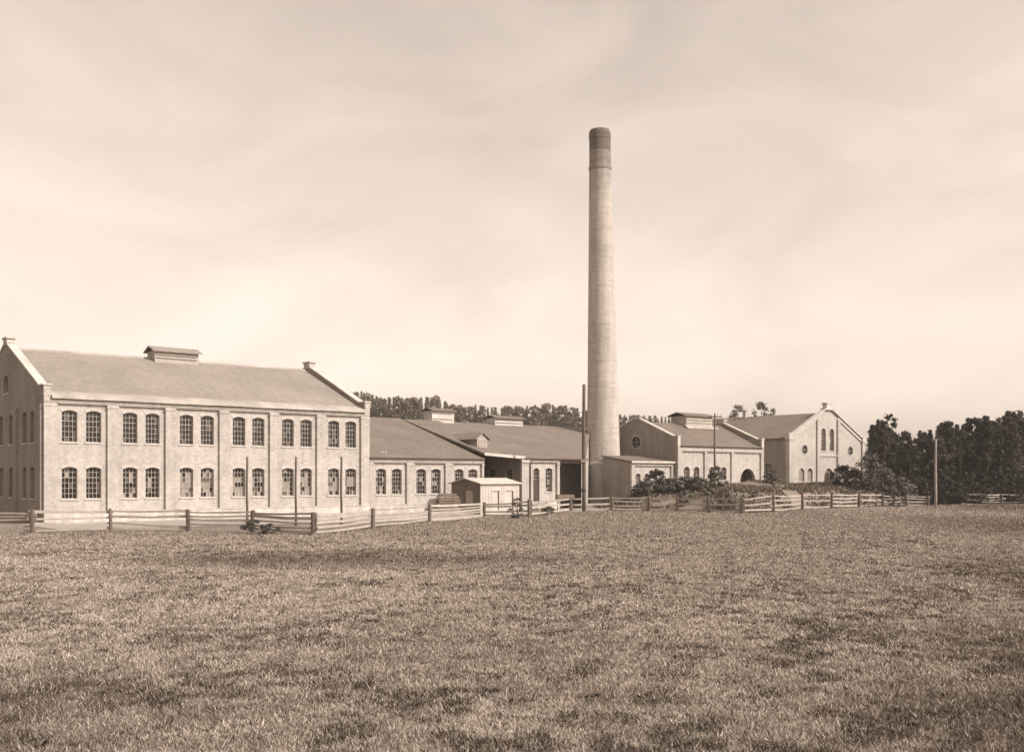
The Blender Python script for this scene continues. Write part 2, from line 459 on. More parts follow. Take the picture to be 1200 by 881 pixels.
def eave_trim(root, x0, x1, yf, ze, wave=0., wmat=None):
    g = MB(); g.box(x0, x1, yf-.16, yf-.04, ze-.16, ze-.02); g.build('gutter', M['dark_trim'], root)

def ridge_vent(root, xc, yr, zr, L, D, ze, zt, end=.25, name='ridge_vent', wall=None, drop=.5, slats=3, rmat='roof_mid'):
    """boarded ventilator astride the ridge: walls > roof, louvre"""
    v = MB(); v.prism([(-D/2, zr-drop), (D/2, zr-drop), (D/2, ze), (0, ze+.02), (-D/2, ze)], (0,1,0), (0,0,1), (1,0,0), (-L/2, 0, 0), L)
    o = v.build(name, wall or M['vent_wood'], root, (xc, yr, 0))
    r = MB(); ov = .28; k = (zt-ze)/(D/2)
    r.prism([(-D/2-ov, ze-ov*k+.03), (0, zt), (D/2+ov, ze-ov*k+.03), (D/2+ov, ze-ov*k+.11), (0, zt+.09), (-D/2-ov, ze-ov*k+.11)], (0,1,0), (0,0,1), (1,0,0), (-L/2-end, 0, 0), L+2*end)
    r.build('vent_roof', M[rmat], o)
    h = (ze - zr + .1)
    for i in range(slats):
        s = MB(); z = zr + h*(i+.5)/slats - .02
        s.add([(-L/2+.15, -D/2-.02, z), (L/2-.15, -D/2-.02, z), (L/2-.15, -D/2-.10, z-.07), (-L/2+.15, -D/2-.10, z-.07),
               (-L/2+.15, -D/2-.02, z+.03), (L/2-.15, -D/2-.02, z+.03), (L/2-.15, -D/2-.10, z-.04), (-L/2+.15, -D/2-.10, z-.04)],
              [(0,1,2,3),(4,5,6,7),(2,3,7,6),(0,3,7,4),(1,2,6,5)])
        s.build('louvre', M['vent_wood'], o)
    return o

# ------------------------------------------------------------------ two-storey factory block
main = thing('factory_block', 'two storey pale brick factory block of six paired window bays at the left end', 'factory building', C0, TH)
ML, MW, ME, MR = 26.1, 10.0, 8.82, 13.1
pan = [(.85+4.2*i, 4.27+4.2*i) for i in range(6)]
wins = []
for i in range(6):
    for dx in (.37, 2.0):
        wins.append((pan[i][0]+dx, pan[i][0]+dx+1.03, 5.67, 7.90, .14, 0. if i < 5 else .03))
        lowpale = (.04, .16, .62, .50, .34, .30)[i]
        wins.append((pan[i][0]+dx, pan[i][0]+dx+1.03, 1.69, 3.93, .14, lowpale))
front(main, ML, .82, 8.34, ME, pan, wins)
# gable ends with parapets
def gable_outline(W_, ze, zr, sh, kn, up, zbase=0.):
    """gable outline in (y, z): walls, kneelers, raking parapet"""
    s = (zr-ze)/W_
    zk = ze + up + kn*s
    return [(0, zbase), (2*W_, zbase), (2*W_, sh), (2*W_-kn, sh), (W_, zr+up), (kn, sh), (0, sh)]
gout = gable_outline(MW, ME, MR, 9.55, .75, .42)
gh = []
gw = []
for zc, zt in ((1.69, 3.93), (5.67, 7.90)):
    for a in (2.2, 4.2, 8.0, 10.9, 14.8, 16.8):
        gh.append(arch_poly(a, a+1.03, zc, zt, .14)); gw.append((a, zc, zt))
gh.append(arch_poly(9.3, 10.7, 9.6, 11.0, .7))
b = MB(); b.prism(gout, (0,1,0), (0,0,1), (1,0,0), (0, 0.40, 0), .45, holes=[[(p[0]-.40, p[1]) for p in h] for h in gh]) if False else b.prism(gout, (0,1,0), (0,0,1), (1,0,0), (-.012, .002, 0), .45, holes=gh)
b.build('gable_wall', M['bare'], main)  # 'bare' is the front brick with the end walls' shade put into its colour
for a, zc, zt in gw:
    window(main, 0, zc, 1.03, zt-zc, .14, rz=R(-90), loc=(-.012, a+.515, zc), pale=.05, seed=int(a*7+zc))
window(main, 0, 9.6, 1.4, 1.4, .7, cols=4, rows=4, rz=R(-90), loc=(-.012, 10, 9.6), pale=.0, seed=3)
for a in (0.05, 6.55, 12.85, 19.35):
    q = MB(); q.box(-.19, -.014, a, a+.6, .82, 8.3); q.build('pilaster', M['bare'], main)
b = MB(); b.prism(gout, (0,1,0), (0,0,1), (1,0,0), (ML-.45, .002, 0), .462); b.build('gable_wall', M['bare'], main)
for xa in (-.10, ML-.52):
    pts = [(-.28, 9.55), (.75, 9.55), (MW-.55, MR+.42-.55*.43), (MW+.55, MR+.42-.55*.43), (2*MW-.75, 9.55), (2*MW+.2, 9.55)]
    coping(main, xa, xa+.62, pts, .11, M['coping'])
    k = MB(); k.box(xa+.08, xa+.54, -.21, -.004, ME+.004, 9.54); k.build('kneeler', M['brick'], main)
    ap = MB(); ap.box(xa+.02, xa+.60, MW-.55, MW+.55, MR+.33, MR+.66); ap.box(xa-.06, xa+.68, MW-.68, MW+.68, MR+.66, MR+.78)
    ap.build('gable_finial', M['arch'], main)
rf = gable_roof(main, .45, ML-.45, -.02, MW, 2*MW, ME+.12, MR, M['roof_main'], over=.34)
seam_lines(main, rf, .45, ML-.45, -.3, MW-.1, ME+.12-.3*.416, MR-.04, 1.02, M['roof_main'], .02)
# wavy worn eave sheet and the gutter under it
ew = MB(); n = 60; v0 = []
kf = (MR-ME-.12)/(MW+.02)
for i in range(n+1):
    x = .47 + (ML-.94)*i/n
    wv = .05*math.sin(i*.55) + .04*noise.noise(Vector((i*.21, 3, 1)))
    for yy in (-.44, -.40, .55+wv):
        v0.append((x, yy, ME+.12+(yy+.02)*kf + (.055 if yy > -.42 else -.10) + (.02*noise.noise(Vector((i*.3, yy, 0))))))
fs = [(3*i+j, 3*i+j+3, 3*i+j+4, 3*i+j+1) for i in range(n) for j in range(2)]
ew.add(v0, fs); ew.build('eave_sheet', M['eave'], main, smooth=True)
eave_trim(main, .47, ML-.47, -.24, ME+.02)
ridge_vent(main, 13.0, MW, MR, 3.75, 1.7, MR+.62, MR+.98, rmat='roof_main')
rc = MB(); rc.prism([(-.22, -.05), (0, .10), (.22, -.05), (.22, -.0), (0, .15), (-.22, .0)], (0,1,0), (0,0,1), (1,0,0), (.45, MW, MR-.04), ML-.9)
rc.build('ridge_cap', M['eave'], main)
bw_ = MB(); bw_.box(0.02, ML-.02, 2*MW-.4, 2*MW-.01, 0, ME); bw_.build('wall', M['brick'], main)

# ------------------------------------------------------------------ low wing A
UA = ML
A = thing('workshop_wing', 'single storey pale brick wing joined to the right end of the two storey block', 'workshop building', site(UA, 0), TH)
AL, AW, AE, AR = 12.45, 14.0, 4.92, 9.3
apan = [(.42+4.2*i, 3.82+4.2*i) for i in range(3)]
awin = []
for i in range(3):
    for dx in (.34, 1.95):
        awin.append((apan[i][0]+dx, apan[i][0]+dx+1.03, 1.70, 3.93, .16, .14))
front(A, AL, .82, 4.44, AE, apan, awin, x0=.015)
rf = gable_roof(A, .02, AL, -.02, AW, 2*AW, AE+.08, AR, M['roof'], over=.3)
seam_lines(A, rf, .02, AL, -.3, AW-.1, AE+.0, AR-.03, 1.02, M['roof'], .02)
eave_trim(A, .02, AL, -.2, AE)
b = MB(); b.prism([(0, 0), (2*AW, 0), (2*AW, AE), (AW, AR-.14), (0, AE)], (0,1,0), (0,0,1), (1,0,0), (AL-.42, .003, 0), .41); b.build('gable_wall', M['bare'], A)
rs = MB(); rs.box(0, .5, -.02, .25, 0, .07); rs.box(.55, .7, 0, .2, 0, .16); rs.build('roof_hatch', M['eave'], A, (1.9, 1.2, AE+.08+1.2*.312))

# ------------------------------------------------------------------ roofed passage between the wings
UP = 38.55
P = thing('passage_roof', 'low roof over the dark gap between two single storey brick halls', 'passage', site(UP, 0), TH)
PL = 43.2-38.55
pv = MB()
def pz(u, v): return 5.46 - .28*u/PL + .30*max(0, v)
pv.add([(0.01,-.25,pz(0,0)-.06),(PL-.02,-.25,pz(PL,0)-.06),(PL-.02,13.5,pz(0,13.5)-.3),(0.01,13.5,pz(0,13.5)-.3),
        (0.01,-.25,pz(0,0)-.24),(PL-.02,-.25,pz(PL,0)-.24),(PL-.02,13.5,pz(0,13.5)-.5),(0.01,13.5,pz(0,13.5)-.5)],
       [(0,1,2,3),(4,7,6,5),(0,4,5,1),(1,5,6,2),(2,6,7,3),(3,7,4,0)])
pv.build('roof', M['roof'], P)
fb = MB(); fb.add([(0,-.31,pz(0,0)-.24),(PL+.35,-.31,pz(PL,0)-.26),(PL+.35,-.31,pz(PL,0)+.02),(0,-.31,pz(0,0)+.02),
                   (0,-.255,pz(0,0)-.24),(PL+.35,-.255,pz(PL,0)-.26),(PL+.35,-.255,pz(PL,0)+.02),(0,-.255,pz(0,0)+.02)],
                  [(0,1,2,3),(4,7,6,5),(0,4,5,1),(1,5,6,2),(2,6,7,3),(3,7,4,0)])
fb.build('fascia', M['coping'], P)
bk = MB(); bk.prism([(0.01, 0), (PL-.01, 0), (PL-.01, 6.9), (0.01, 6.9)], (1,0,0), (0,0,1), (0,1,0), (0, 7.5, 0), .3, holes=[arch_poly(1.4, 3.2, .05, 3.0, .5)])
bk.build('wall', M['bare'], P)
dd = MB(); dd.box(1.38, 3.22, 7.62, 7.7, 0.02, 3.02); dd.build('door', M['dark_trim'], P)
# gabled dormer on that roof
db = MB(); zb = 5.75
db.prism([(-.62, zb), (.62, zb), (.62, 6.95), (0, 7.38), (-.62, 6.95)], (1,0,0), (0,0,1), (0,1,0), (1.75, 2.3, 0), 4.5)
dm = db.build('dormer', M['vent_wood'], P)
for s in (-1, 1):
    q = MB(); q.add([(1.75, 2.1, 7.42), (1.75+s*.95, 2.1, 6.76), (1.75+s*.95, 6.9, 6.76), (1.75, 6.9, 7.42), (1.75, 2.1, 7.52), (1.75+s*.95, 2.1, 6.86), (1.75+s*.95, 6.9, 6.86), (1.75, 6.9, 7.52)],
                      [(0,1,2,3),(4,5,6,7),(0,1,5,4),(1,2,6,5),(2,3,7,6),(3,0,4,7)])
    q.build('dormer_roof', M['roof_main'], dm)
for i in range(4):
    q = MB(); q.box(1.3, 2.2, 2.24, 2.297, 6.0+.22*i, 6.09+.22*i); q.build('louvre', M['vent_wood'], dm)

# ------------------------------------------------------------------ low hall B
UB = 43.2
B = thing('engine_hall', 'long low brick hall behind the tall chimney with two roof ventilators', 'factory hall', site(UB, 0), TH)
BW, BE, BR = 17.0, 5.02, 9.35
BL = 4.95
bwin = [(1.62, 2.42, .25, 4.08, .30, None), (3.22, 4.12, 1.72, 4.08, .16, .12)]
front(B, BL, .82, 4.62, BE, [(1.05, 4.62)], [bwin[1]], holes_extra=[arch_poly(*bwin[0][:5])], x0=0.)
# glazed fanlight over a dark door
window(B, 2.02, 2.95, .80, 1.13, .30, cols=3, rows=3, pale=.1, sill=False, seed=5)
d = MB(); d.box(1.63, 2.41, .16, .22, .25, 2.93); d.box(1.70, 1.98, .14, .159, .45, 1.5); d.box(2.06, 2.34, .14, .159, .45, 1.5)
dr = d.build('door', M['dark_trim'], B)
h = MB(); h.tube([(2.3, .10, 1.3), (2.3, .155, 1.3)], [.03, .03], 6); h.build('handle', M['iron'], dr)
arch_band(B, 2.02, 4.08, .80, .30)
dp = MB(); dp.tube([(1.0, -.28, .1), (1.0, -.28, 4.9)], [.06, .06], 8); dp.build('downpipe', M['dark_trim'], B)
cp = MB(); cp.box(-.08, .95, -.32, -.21, 4.62, 4.86); cp.box(-.13, 1.0, -.38, -.20, 4.87, 5.0); cp.build('pier_cap', M['coping'], B)
# left gable wall, seen through the gap
gl = [(0, 0), (2*BW, 0), (2*BW, BE), (BW, BR-.16), (0, BE-.04)]
bh = [arch_poly(1.3, 2.3, 1.7, 4.0, .16), arch_poly(3.9, 5.1, 1.7, 4.0, .16)]
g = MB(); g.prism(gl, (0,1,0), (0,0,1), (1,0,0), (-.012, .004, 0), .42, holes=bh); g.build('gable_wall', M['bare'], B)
for a, w_ in ((1.8, 1.0), (4.5, 1.2)):
    window(B, 0, 1.7, w_, 2.3, .16, rz=R(-90), loc=(-.012, a, 1.7), pale=0, seed=int(a*9))
# roof reaches the skewed end beside the chimney
def site_uv(p): d_ = p - C0; return (.767*d_.x + .642*d_.y, -.642*d_.x + .767*d_.y)
e0 = site_uv(at(688.4, 102.3)); e1 = site_uv(at(689.5, 127.0))
ue0, ue1 = e0[0]-UB, e1[0]-UB
def roof_B(u0):
    r = MB(); th = .16; k = (BR-BE-.08)/BW; o = .32
    def row(v, z): return [(u0, v, z), (ue0 + (ue1-ue0)*(v/BW), v, z)]
    top = row(-o, BE+.08-o*k) + row(BW, BR) + row(BW+5, BR-5*k)
    bot = [(a, b_, c-th) for a, b_, c in top]
    r.add(top+bot, [(0,1,3,2),(2,3,5,4),(6,8,9,7),(8,10,11,9),(0,6,7,1),(1,7,9,3),(3,9,11,5),(4,5,11,10),(0,2,8,6),(2,4,10,8)])
    return r.build('roof', M['roof'], B)
rfB = roof_B(-.25)
seam_lines(B, rfB, -.2, ue0-.3, -.28, BW-.1, BE-.0, BR-.03, 1.02, M['roof'], .02)
eave_trim(B, 0, ue0, -.22, BE+.02)
# recessed loading bay to the right of the door block
rx_ = ue0+(ue1-ue0)*4.6/BW-.3
rw = MB(); rw.prism([(4.96, 0), (rx_, 0), (rx_, BE+.9), (4.96, BE+.9)], (1,0,0), (0,0,1), (0,1,0), (0, 4.6, 0), .3, holes=[arch_poly(5.9, 7.1, 1.9, 4.1, .18)])
rw.build('wall', M['brick'], B)
window(B, 6.5, 1.9, 1.2, 2.2, .18, y=4.6, pale=0., mid=.1, seed=77)
ew_ = MB()
a0 = Vector((ue0-.15, 0, 0)); a1 = Vector((ue1-.15, BW, 0))
ew_.add([(a0.x-.35, 0.1, 0), (a0.x, .1, 0), (a1.x, BW, 0), (a1.x-.35, BW, 0), (a0.x-.35, .1, BE-.12), (a0.x, .1, BE-.12), (a1.x, BW, BR-.2), (a1.x-.35, BW, BR-.2)],
        [(0,3,2,1),(4,5,6,7),(0,1,5,4),(1,2,6,5),(2,3,7,6),(3,0,4,7)])
ew_.build('end_wall', M['brick'], B)
sw = MB(); sw.box(4.962, 5.25, .42, 4.59, 0, BE-.05); sw.build('wall', M['brick'], B)
bb = MB(); bb.box(5.0, ue0-.6, -.12, .10, BE-.42, BE-.12); bb.build('beam', M['dark_trim'], B)
ridge_vent(B, 45.75-UB, BW, BR, 3.0, 1.6, BR+1.12, BR+1.38, end=.2, slats=2, wall=M['coping'])
ridge_vent(B, 55.2-UB, BW, BR, 4.2, 1.7, BR+.62, BR+.9, end=.2, slats=2, wall=M['coping'])

# ------------------------------------------------------------------ tall chimney
CZ = 122.0
cb = at(707.7, CZ); cz0 = .3
CH = thing('factory_chimney', 'tall tapering round brick chimney with a sooty crown', 'chimney', (cb.x, cb.y, 0))
pxm = 1177/CZ
def lean(z): return -.50*(z/45.)
def lathe(prof, n=56):
    m = MB(); vs_ = []; fs = []
    for r_, z in prof:
        for k in range(n):
            a = 2*math.pi*k/n; vs_.append((lean(z)+r_*math.cos(a), r_*math.sin(a), z))
    for i in range(len(prof)-1):
        for k in range(n): fs.append((i*n+k, i*n+(k+1)%n, (i+1)*n+(k+1)%n, (i+1)*n+k))
    return m.add(vs_, fs)
lathe([(2.18,-.2),(2.14,.9),(2.08,.95),(2.06,4.62)]).build('base', M['stack_base'], CH, smooth=False)
lathe([(2.12,4.62),(2.16,4.66),(2.16,4.92),(2.05,5.02)]).build('ring', M['arch'], CH)
prof = [(2.03-(2.03-1.335)*((z-5.0)/35.3)**.92, z) for z in [5.0+35.3*i/40 for i in range(41)]]
prof = [(r_ + .008*noise.noise(Vector((i*.7, 0, 0))), z) for i, (r_, z) in enumerate(prof)]
lathe(prof).build('shaft', M['stack'], CH, smooth=True)
lathe([(1.335,40.3),(1.39,40.34),(1.39,40.75),(1.32,40.8),(1.30,42.6)]).build('crown_band', M['soot_pale'], CH)
lathe([(1.30,42.6),(1.29,44.0),(1.33,44.1),(1.33,44.75),(1.24,45.1),(1.18,45.2),(.85,45.22),(.8,44.0),(.8,42.)]).build('crown', M['soot'], CH)
for z in (8.4, 12.6, 17.1, 21.5, 26.2, 31., 35.6):
    r_ = 2.03-(2.03-1.335)*((z-5.0)/35.3)**.92
    lathe([(r_+.004, z),(r_+.018, z+.004),(r_+.018, z+.056),(r_+.004, z+.06)]).build('iron_hoop', M['stack_base'], CH)

# ------------------------------------------------------------------ middle gabled hall
UM, VM = site_uv(Vector((19.68, 120, 0)))
mb_ = thing('gabled_hall', 'brick hall with a shaded gable and round window just right of the chimney', 'factory hall', site(UM, VM), TH)
HL, HW, HE, HR, HZ = 16.9, 6.6, 6.95, 10.1, .8
hp = [(.7, 4.95), (5.35, 10.2), (10.75, 16.3)]
hw = [(1.25, 2.35, 2.75, 4.42, .30, .12), (3.05, 4.15, 2.75, 4.42, .30, .12), (6.0, 7.1, 2.75, 4.42, .30, .12), (8.3, 9.4, 2.75, 4.42, .30, .12)]
archh = arch_poly(12.2, 15.3, 1.6, 4.25, 1.5)
front(mb_, HL, 1.2, 6.25, HE, hp, hw, holes_extra=[archh], z0=HZ, plinth=False)
ib = MB(); ib.box(12.0, 15.5, 1.6, 1.7, HZ, 4.6); ib.build('doorway', M['dark_trim'], mb_)
arch_band(mb_, 13.75, 4.25, 3.1, 1.5, th=.3)
go = gable_outline(HW, HE, HR, 8.0, .55, .45, HZ)
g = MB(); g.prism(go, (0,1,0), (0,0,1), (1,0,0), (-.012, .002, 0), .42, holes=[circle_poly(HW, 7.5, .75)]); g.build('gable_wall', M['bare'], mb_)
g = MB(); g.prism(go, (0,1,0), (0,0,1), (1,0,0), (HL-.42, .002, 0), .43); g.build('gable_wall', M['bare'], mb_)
def round_window(root, loc, r_, rz):
    f = MB(); f.prism(circle_poly(0, 0, r_+.16), (1,0,0), (0,0,1), (0,1,0), (0, -.035, 0), .03, holes=[circle_poly(0, 0, r_-.01)])
    o = f.build('round_window', M['brick'], root, loc, rz)
    f = MB(); f.box(-r_, r_, .10, .15, -.03, .03); f.box(-.03, .03, .103, .147, -r_, r_); f.build('frame', M['frame'], o)
    q = MB(); q.prism(circle_poly(0, 0, r_), (1,0,0), (0,0,1), (0,1,0), (0, .16, 0), .02); q.build('glass', M['glass_dark'], o)
    return o
round_window(mb_, (-.012, HW, 7.5), .75, R(-90))
for xa in (-.10, HL-.50):
    pts = [(-.25, 8.0), (.55, 8.0), (HW-.4, HR+.45-.4*.477), (HW+.4, HR+.45-.4*.477), (2*HW-.55, 8.0), (2*HW+.2, 8.0)]
    coping(mb_, xa, xa+.6, pts, .15, M['coping'])
    k = MB(); k.box(xa+.08, xa+.52, -.208, -.004, HE+.004, 7.99); k.build('kneeler', M['coping'], mb_)
    ap = MB(); ap.box(xa, xa+.6, HW-.6, HW+.6, HR+.42, HR+.62); ap.box(xa-.08, xa+.68, HW-.75, HW+.75, HR+.62, HR+.76); ap.build('gable_finial', M['arch'], mb_)
rf = gable_roof(mb_, .42, HL-.42, -.02, HW, 2*HW, HE+.1, HR, M['roof_mid'], over=.3)
seam_lines(mb_, rf, .42, HL-.42, -.25, HW-.1, HE+.0, HR-.03, 1.0, M['roof_mid'], .02)
eave_trim(mb_, .42, HL-.42, -.2, HE+.03)
mo = ridge_vent(mb_, 10.6, HW, HR, 5.2, 2.6, HR+.95, HR+1.35, end=.5, slats=3)
sk = MB(); sk.prism([(HW-1.75, HR-.72), (HW-1.25, HR-.42), (HW-1.25, HR-.26), (HW-1.75, HR-.56)], (0,1,0), (0,0,1), (1,0,0), (7.7, 0, 0), 6.2); sk.build('skylight', M['eave'], mb_)
# low lean-to against its gable
AN = thing('lean_to', 'low brick lean-to with a lit front against the shaded gable beside the chimney', 'lean-to', site(UM, VM), TH)
an_w = [(-6.5, -5.7, 2.3, 3.6, .2, .1), (-5.0, -4.2, 2.3, 3.6, .2, .1)]
front(AN, -.02, 1.2, 4.45, 4.85, [(-6.85, -.5)], an_w, x0=-7.4, z0=.2, plinth=False, y=.6)
rr = MB(); rr.prism([(.25, 4.86), (5.2, 5.6), (5.2, 5.76), (.25, 5.02)], (0,1,0), (0,0,1), (1,0,0), (-7.6, 0, 0), 7.57); rr.build('roof', M['roof_mid'], AN)
g = MB(); g.prism([(.605, .2), (5.0, .2), (5.0, 5.5), (.605, 4.86)], (0,1,0), (0,0,1), (1,0,0), (-7.41, 0, 0), .35); g.build('wall', M['bare'], AN)
g = MB(); g.box(-7.05, -.03, 4.7, 5.0, .2, 5.4); g.build('wall', M['brick'], AN)
g = MB(); g.box(-7.6, -.03, .12, .24, 4.8, 5.03); g.build('gutter', M['coping'], AN)

# ------------------------------------------------------------------ right-hand gabled building
UR, VR = site_uv(Vector((41.2, 150, 0)))
RB = thing('gable_front_building', 'tall gable fronted pale brick building at the right edge of the works', 'factory building', site(UR, VR), TH)
RW, RE, RR, RZ, RLn = 10.5, 9.0, 13.2, 1.0, 26.0
s_ = (RR-RE)/RW
out = [(0, RZ), (2*RW, RZ), (2*RW, 9.5), (2*RW-1.3, 9.5), (RW+1.0, 13.55), (RW-1.0, 13.55), (1.3, 9.5), (0, 9.5)]
rwin = []
holes = []
for cx in (3.5, 5.7): holes.append(arch_poly(cx-.7, cx+.7, 2.4, 4.5, .6)); rwin.append((cx, 2.4, 1.4, 2.1, .6, .85))
for cx in (15.7, 18.3): holes.append(arch_poly(cx-.8, cx+.8, 2.2, 4.5, .5)); rwin.append((cx, 2.2, 1.6, 2.3, .5, .2))
for cx in (9.35, 11.65): holes.append(arch_poly(cx-.62, cx+.62, 7.2, 10.7, .5)); rwin.append((cx, 7.2, 1.24, 3.5, .5, .08))
holes.append(arch_poly(9.6, 11.9, 1.3, 4.5, 1.15))
holes.append(circle_poly(4.3, 7.3, .72)); holes.append(circle_poly(16.9, 7.3, .72))
g = MB(); g.prism(out, (1,0,0), (0,0,1), (0,1,0), (0, 0, 0), .45, holes=holes); g.build('wall', M['brick'], RB)
for k, (cx, z0, w_, h_, r_, pl) in enumerate(rwin):
    window(RB, cx, z0, w_, h_, r_, pale=pl, cols=4, rows=6 if h_ > 3 else 4, seed=200+k)
    arch_band(RB, cx, z0+h_, w_, r_, th=.25)
round_window(RB, (4.3, 0, 7.3), .72, 0); round_window(RB, (16.9, 0, 7.3), .72, 0)
d = MB(); d.prism(arch_poly(9.62, 11.88, 1.3, 4.48, 1.13), (1,0,0), (0,0,1), (0,1,0), (0, .25, 0), .08); d.box(10.72, 10.78, .22, .249, 1.3, 3.4); d.box(9.66, 11.84, .2, .249, 3.36, 3.46)
d.build('door', M['lumber'], RB)
arch_band(RB, 10.75, 4.5, 2.3, 1.1, th=.3)
for a, b_, zt in ((.0, .9, 9.3), (7.35, 8.0, 12.0), (13.0, 13.65, 12.0), (20.1, 21.0, 9.3)):
    q = MB(); q.box(a, b_, -.25, -.003, RZ, zt); q.build('pilaster', M['brick'], RB)
st = MB(); st.box(8.01, 12.99, -.14, -.003, 6.35, 6.6); st.build('string_course', M['arch'], RB)
# corbelled band stepping up under the raking coping
for sgn in (-1, 1):
    q = MB()
    def X(t): return RW + sgn*t
    q.prism([(X(9.6), 8.75), (X(2.6), 12.15), (X(2.6), 12.55), (X(9.6), 9.15)], (1,0,0), (0,0,1), (0,1,0), (0, -.16, 0), .155)
    q.build('corbel_band', M['arch'], RB)
    c = MB(); pts = [(X(10.75), 9.5), (X(9.2), 9.5), (X(1.0), 13.55), (X(1.0), 13.75), (X(9.15), 9.72), (X(10.75), 9.72)]
    c.prism(pts, (1,0,0), (0,0,1), (0,1,0), (0, -.34, 0), .85); c.build('coping', M['coping'], RB)
ap = MB(); ap.box(RW-1.25, RW+1.25, -.36, .52, 13.56, 13.8); ap.box(RW-.75, RW+.75, -.30, .46, 13.8, 14.5); ap.box(RW-.9, RW+.9, -.38, .52, 14.5, 14.68); ap.build('gable_finial', M['coping'], RB)
for a in (-.2, 20.0):
    q = MB(); q.box(a, a+1.2, -.38, .5, 8.75, 9.45); q.build('kneeler', M['coping'], RB)
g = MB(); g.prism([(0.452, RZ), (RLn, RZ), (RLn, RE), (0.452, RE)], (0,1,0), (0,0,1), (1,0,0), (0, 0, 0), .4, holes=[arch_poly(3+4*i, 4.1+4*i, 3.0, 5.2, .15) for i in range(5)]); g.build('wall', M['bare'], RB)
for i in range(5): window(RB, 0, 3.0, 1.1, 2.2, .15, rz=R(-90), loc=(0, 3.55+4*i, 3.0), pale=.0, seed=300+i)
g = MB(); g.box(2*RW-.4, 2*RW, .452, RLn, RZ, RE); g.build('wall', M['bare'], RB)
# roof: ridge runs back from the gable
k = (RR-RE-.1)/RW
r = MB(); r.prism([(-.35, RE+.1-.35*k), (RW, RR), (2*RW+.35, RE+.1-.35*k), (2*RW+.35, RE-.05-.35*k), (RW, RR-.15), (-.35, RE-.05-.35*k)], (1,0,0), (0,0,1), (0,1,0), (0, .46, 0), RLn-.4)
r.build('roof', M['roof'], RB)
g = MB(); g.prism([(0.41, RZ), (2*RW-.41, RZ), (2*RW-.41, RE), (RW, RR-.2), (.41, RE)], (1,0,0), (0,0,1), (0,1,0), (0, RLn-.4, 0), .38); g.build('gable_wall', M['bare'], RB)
tr = MB(); tr.box(-.30, -.16, .5, RLn, RE-.22, RE-.04); tr.build('gutter', M['dark_trim'], RB)
sp = MB(); sp.box(-.3, .3, -.3, .3, RR-.3, RR+1.0); sp.box(-.38, .38, -.38, .38, RR+1.0, RR+1.12); sp.build('roof_stack', M['vent_wood'], RB, (RW-.3, 15.5, 0))

# ------------------------------------------------------------------ pale shed in front of the passage
SU, SV = site_uv(at(563, 86.0))
SH = thing('pale_shed', 'small white boarded shed with a pale gabled roof in front of the halls', 'shed', site(SU, SV), TH)
SL, SD = 4.35, 4.2
s = MB()
fr = MB(); fr.prism([(0, 0), (SL, 0), (SL, 2.6), (0, 2.6)], (1,0,0), (0,0,1), (0,1,0), (0, .0, 0), .08, holes=[[(1.35, .35), (2.05, .35), (2.05, 2.0), (1.35, 2.0)], [(2.85, .35), (3.65, .35), (3.65, 2.0), (2.85, 2.0)]])
fr.build('wall', M['board'], SH)
for a, b_ in ((1.36, 2.04), (2.86, 3.64)):
    d = MB(); d.box(a, b_, .05, .09, .36, 1.99); o = d.build('shutter', M['coping'], SH)
    d = MB(); d.box(b_-.10, b_-.02, .02, .045, .36, 1.99); d.build('batten', M['dark_trim'], o)
    d = MB(); d.box(a-.06, b_+.06, -.03, -.003, 2.0, 2.08); d.build('lintel', M['coping'], SH)
lw = MB(); lw.prism([(.082, 0), (SD, 0), (SD, 2.6), (SD*.5, 3.0), (.082, 2.6)], (0,1,0), (0,0,1), (1,0,0), (0, 0, 0), .08, holes=[[(1.1, .05), (2.2, .05), (2.2, 2.0), (1.1, 2.0)]])
lw.build('wall', M['lumber'], SH)  # shaded side, its shade painted in as darker boards than the front
d = MB(); d.box(.06, .10, 1.12, 2.18, .06, 1.98); d.build('door', M['vent_wood'], SH)
lw = MB(); lw.prism([(.082, 0), (SD, 0), (SD, 2.6), (SD*.5, 3.0), (.082, 2.6)], (0,1,0), (0,0,1), (1,0,0), (SL-.08, 0, 0), .079); lw.build('wall', M['board'], SH)
for sgn in (0, 1):
    q = MB(); yy = (lambda y: y) if sgn == 0 else (lambda y: SD-y)
    q.prism([(yy(-.22), 2.60), (yy(SD/2), 3.06), (yy(SD/2), 3.13), (yy(-.22), 2.67)], (0,1,0), (0,0,1), (1,0,0), (-.2, 0, 0), SL+.4); q.build('roof', M['coping'], SH)
for i in range(1, 15):
    x = i*SL/15
    if 1.3 < x < 2.1 or 2.8 < x < 3.7: continue
    q = MB(); q.box(x-.025, x+.025, -.025, -.002, .02, 2.58); q.build('batten', M['board'], SH)

# ------------------------------------------------------------------ lumber stacks, trough
LP = thing('lumber_pile', 'dark stack of sawn boards left of the pale shed', 'lumber pile', at(524, 84.0), TH*.4)
rg = random.Random(4)
for L_ in range(9):
    z = .02 + L_*.205
    wd = 1.85 - .06*max(0, L_-5) - (.5 if L_ == 8 else 0)
    for k in range(3):
        q = MB(); dx = rg.uniform(-.12, .12)
        q.box(-wd/2+dx, wd/2+dx, -.6+k*.42, -.6+k*.42+.36, z, z+.15)
        q.build('board', M['lumber'], LP)
    if L_ < 8:
        for x in (-.6, .6):
            q = MB(); q.box(x-.04, x+.04, -.6, .62, z+.153, z+.202); q.build('spacer', M['lumber'], LP)
TR = thing('timber_trough', 'dark timber trough on trestles below the shaded loading bay', 'trough', at(662, 97), 0.25)
q = MB(); q.box(-.82, .82, -.35, .35, .98, 1.06); q.build('floor', M['lumber'], TR)
for y_ in (-.38, .33):
    q = MB(); q.box(-.85, .85, y_, y_+.05, 1.0, 1.5); q.build('side', M['lumber'], TR)
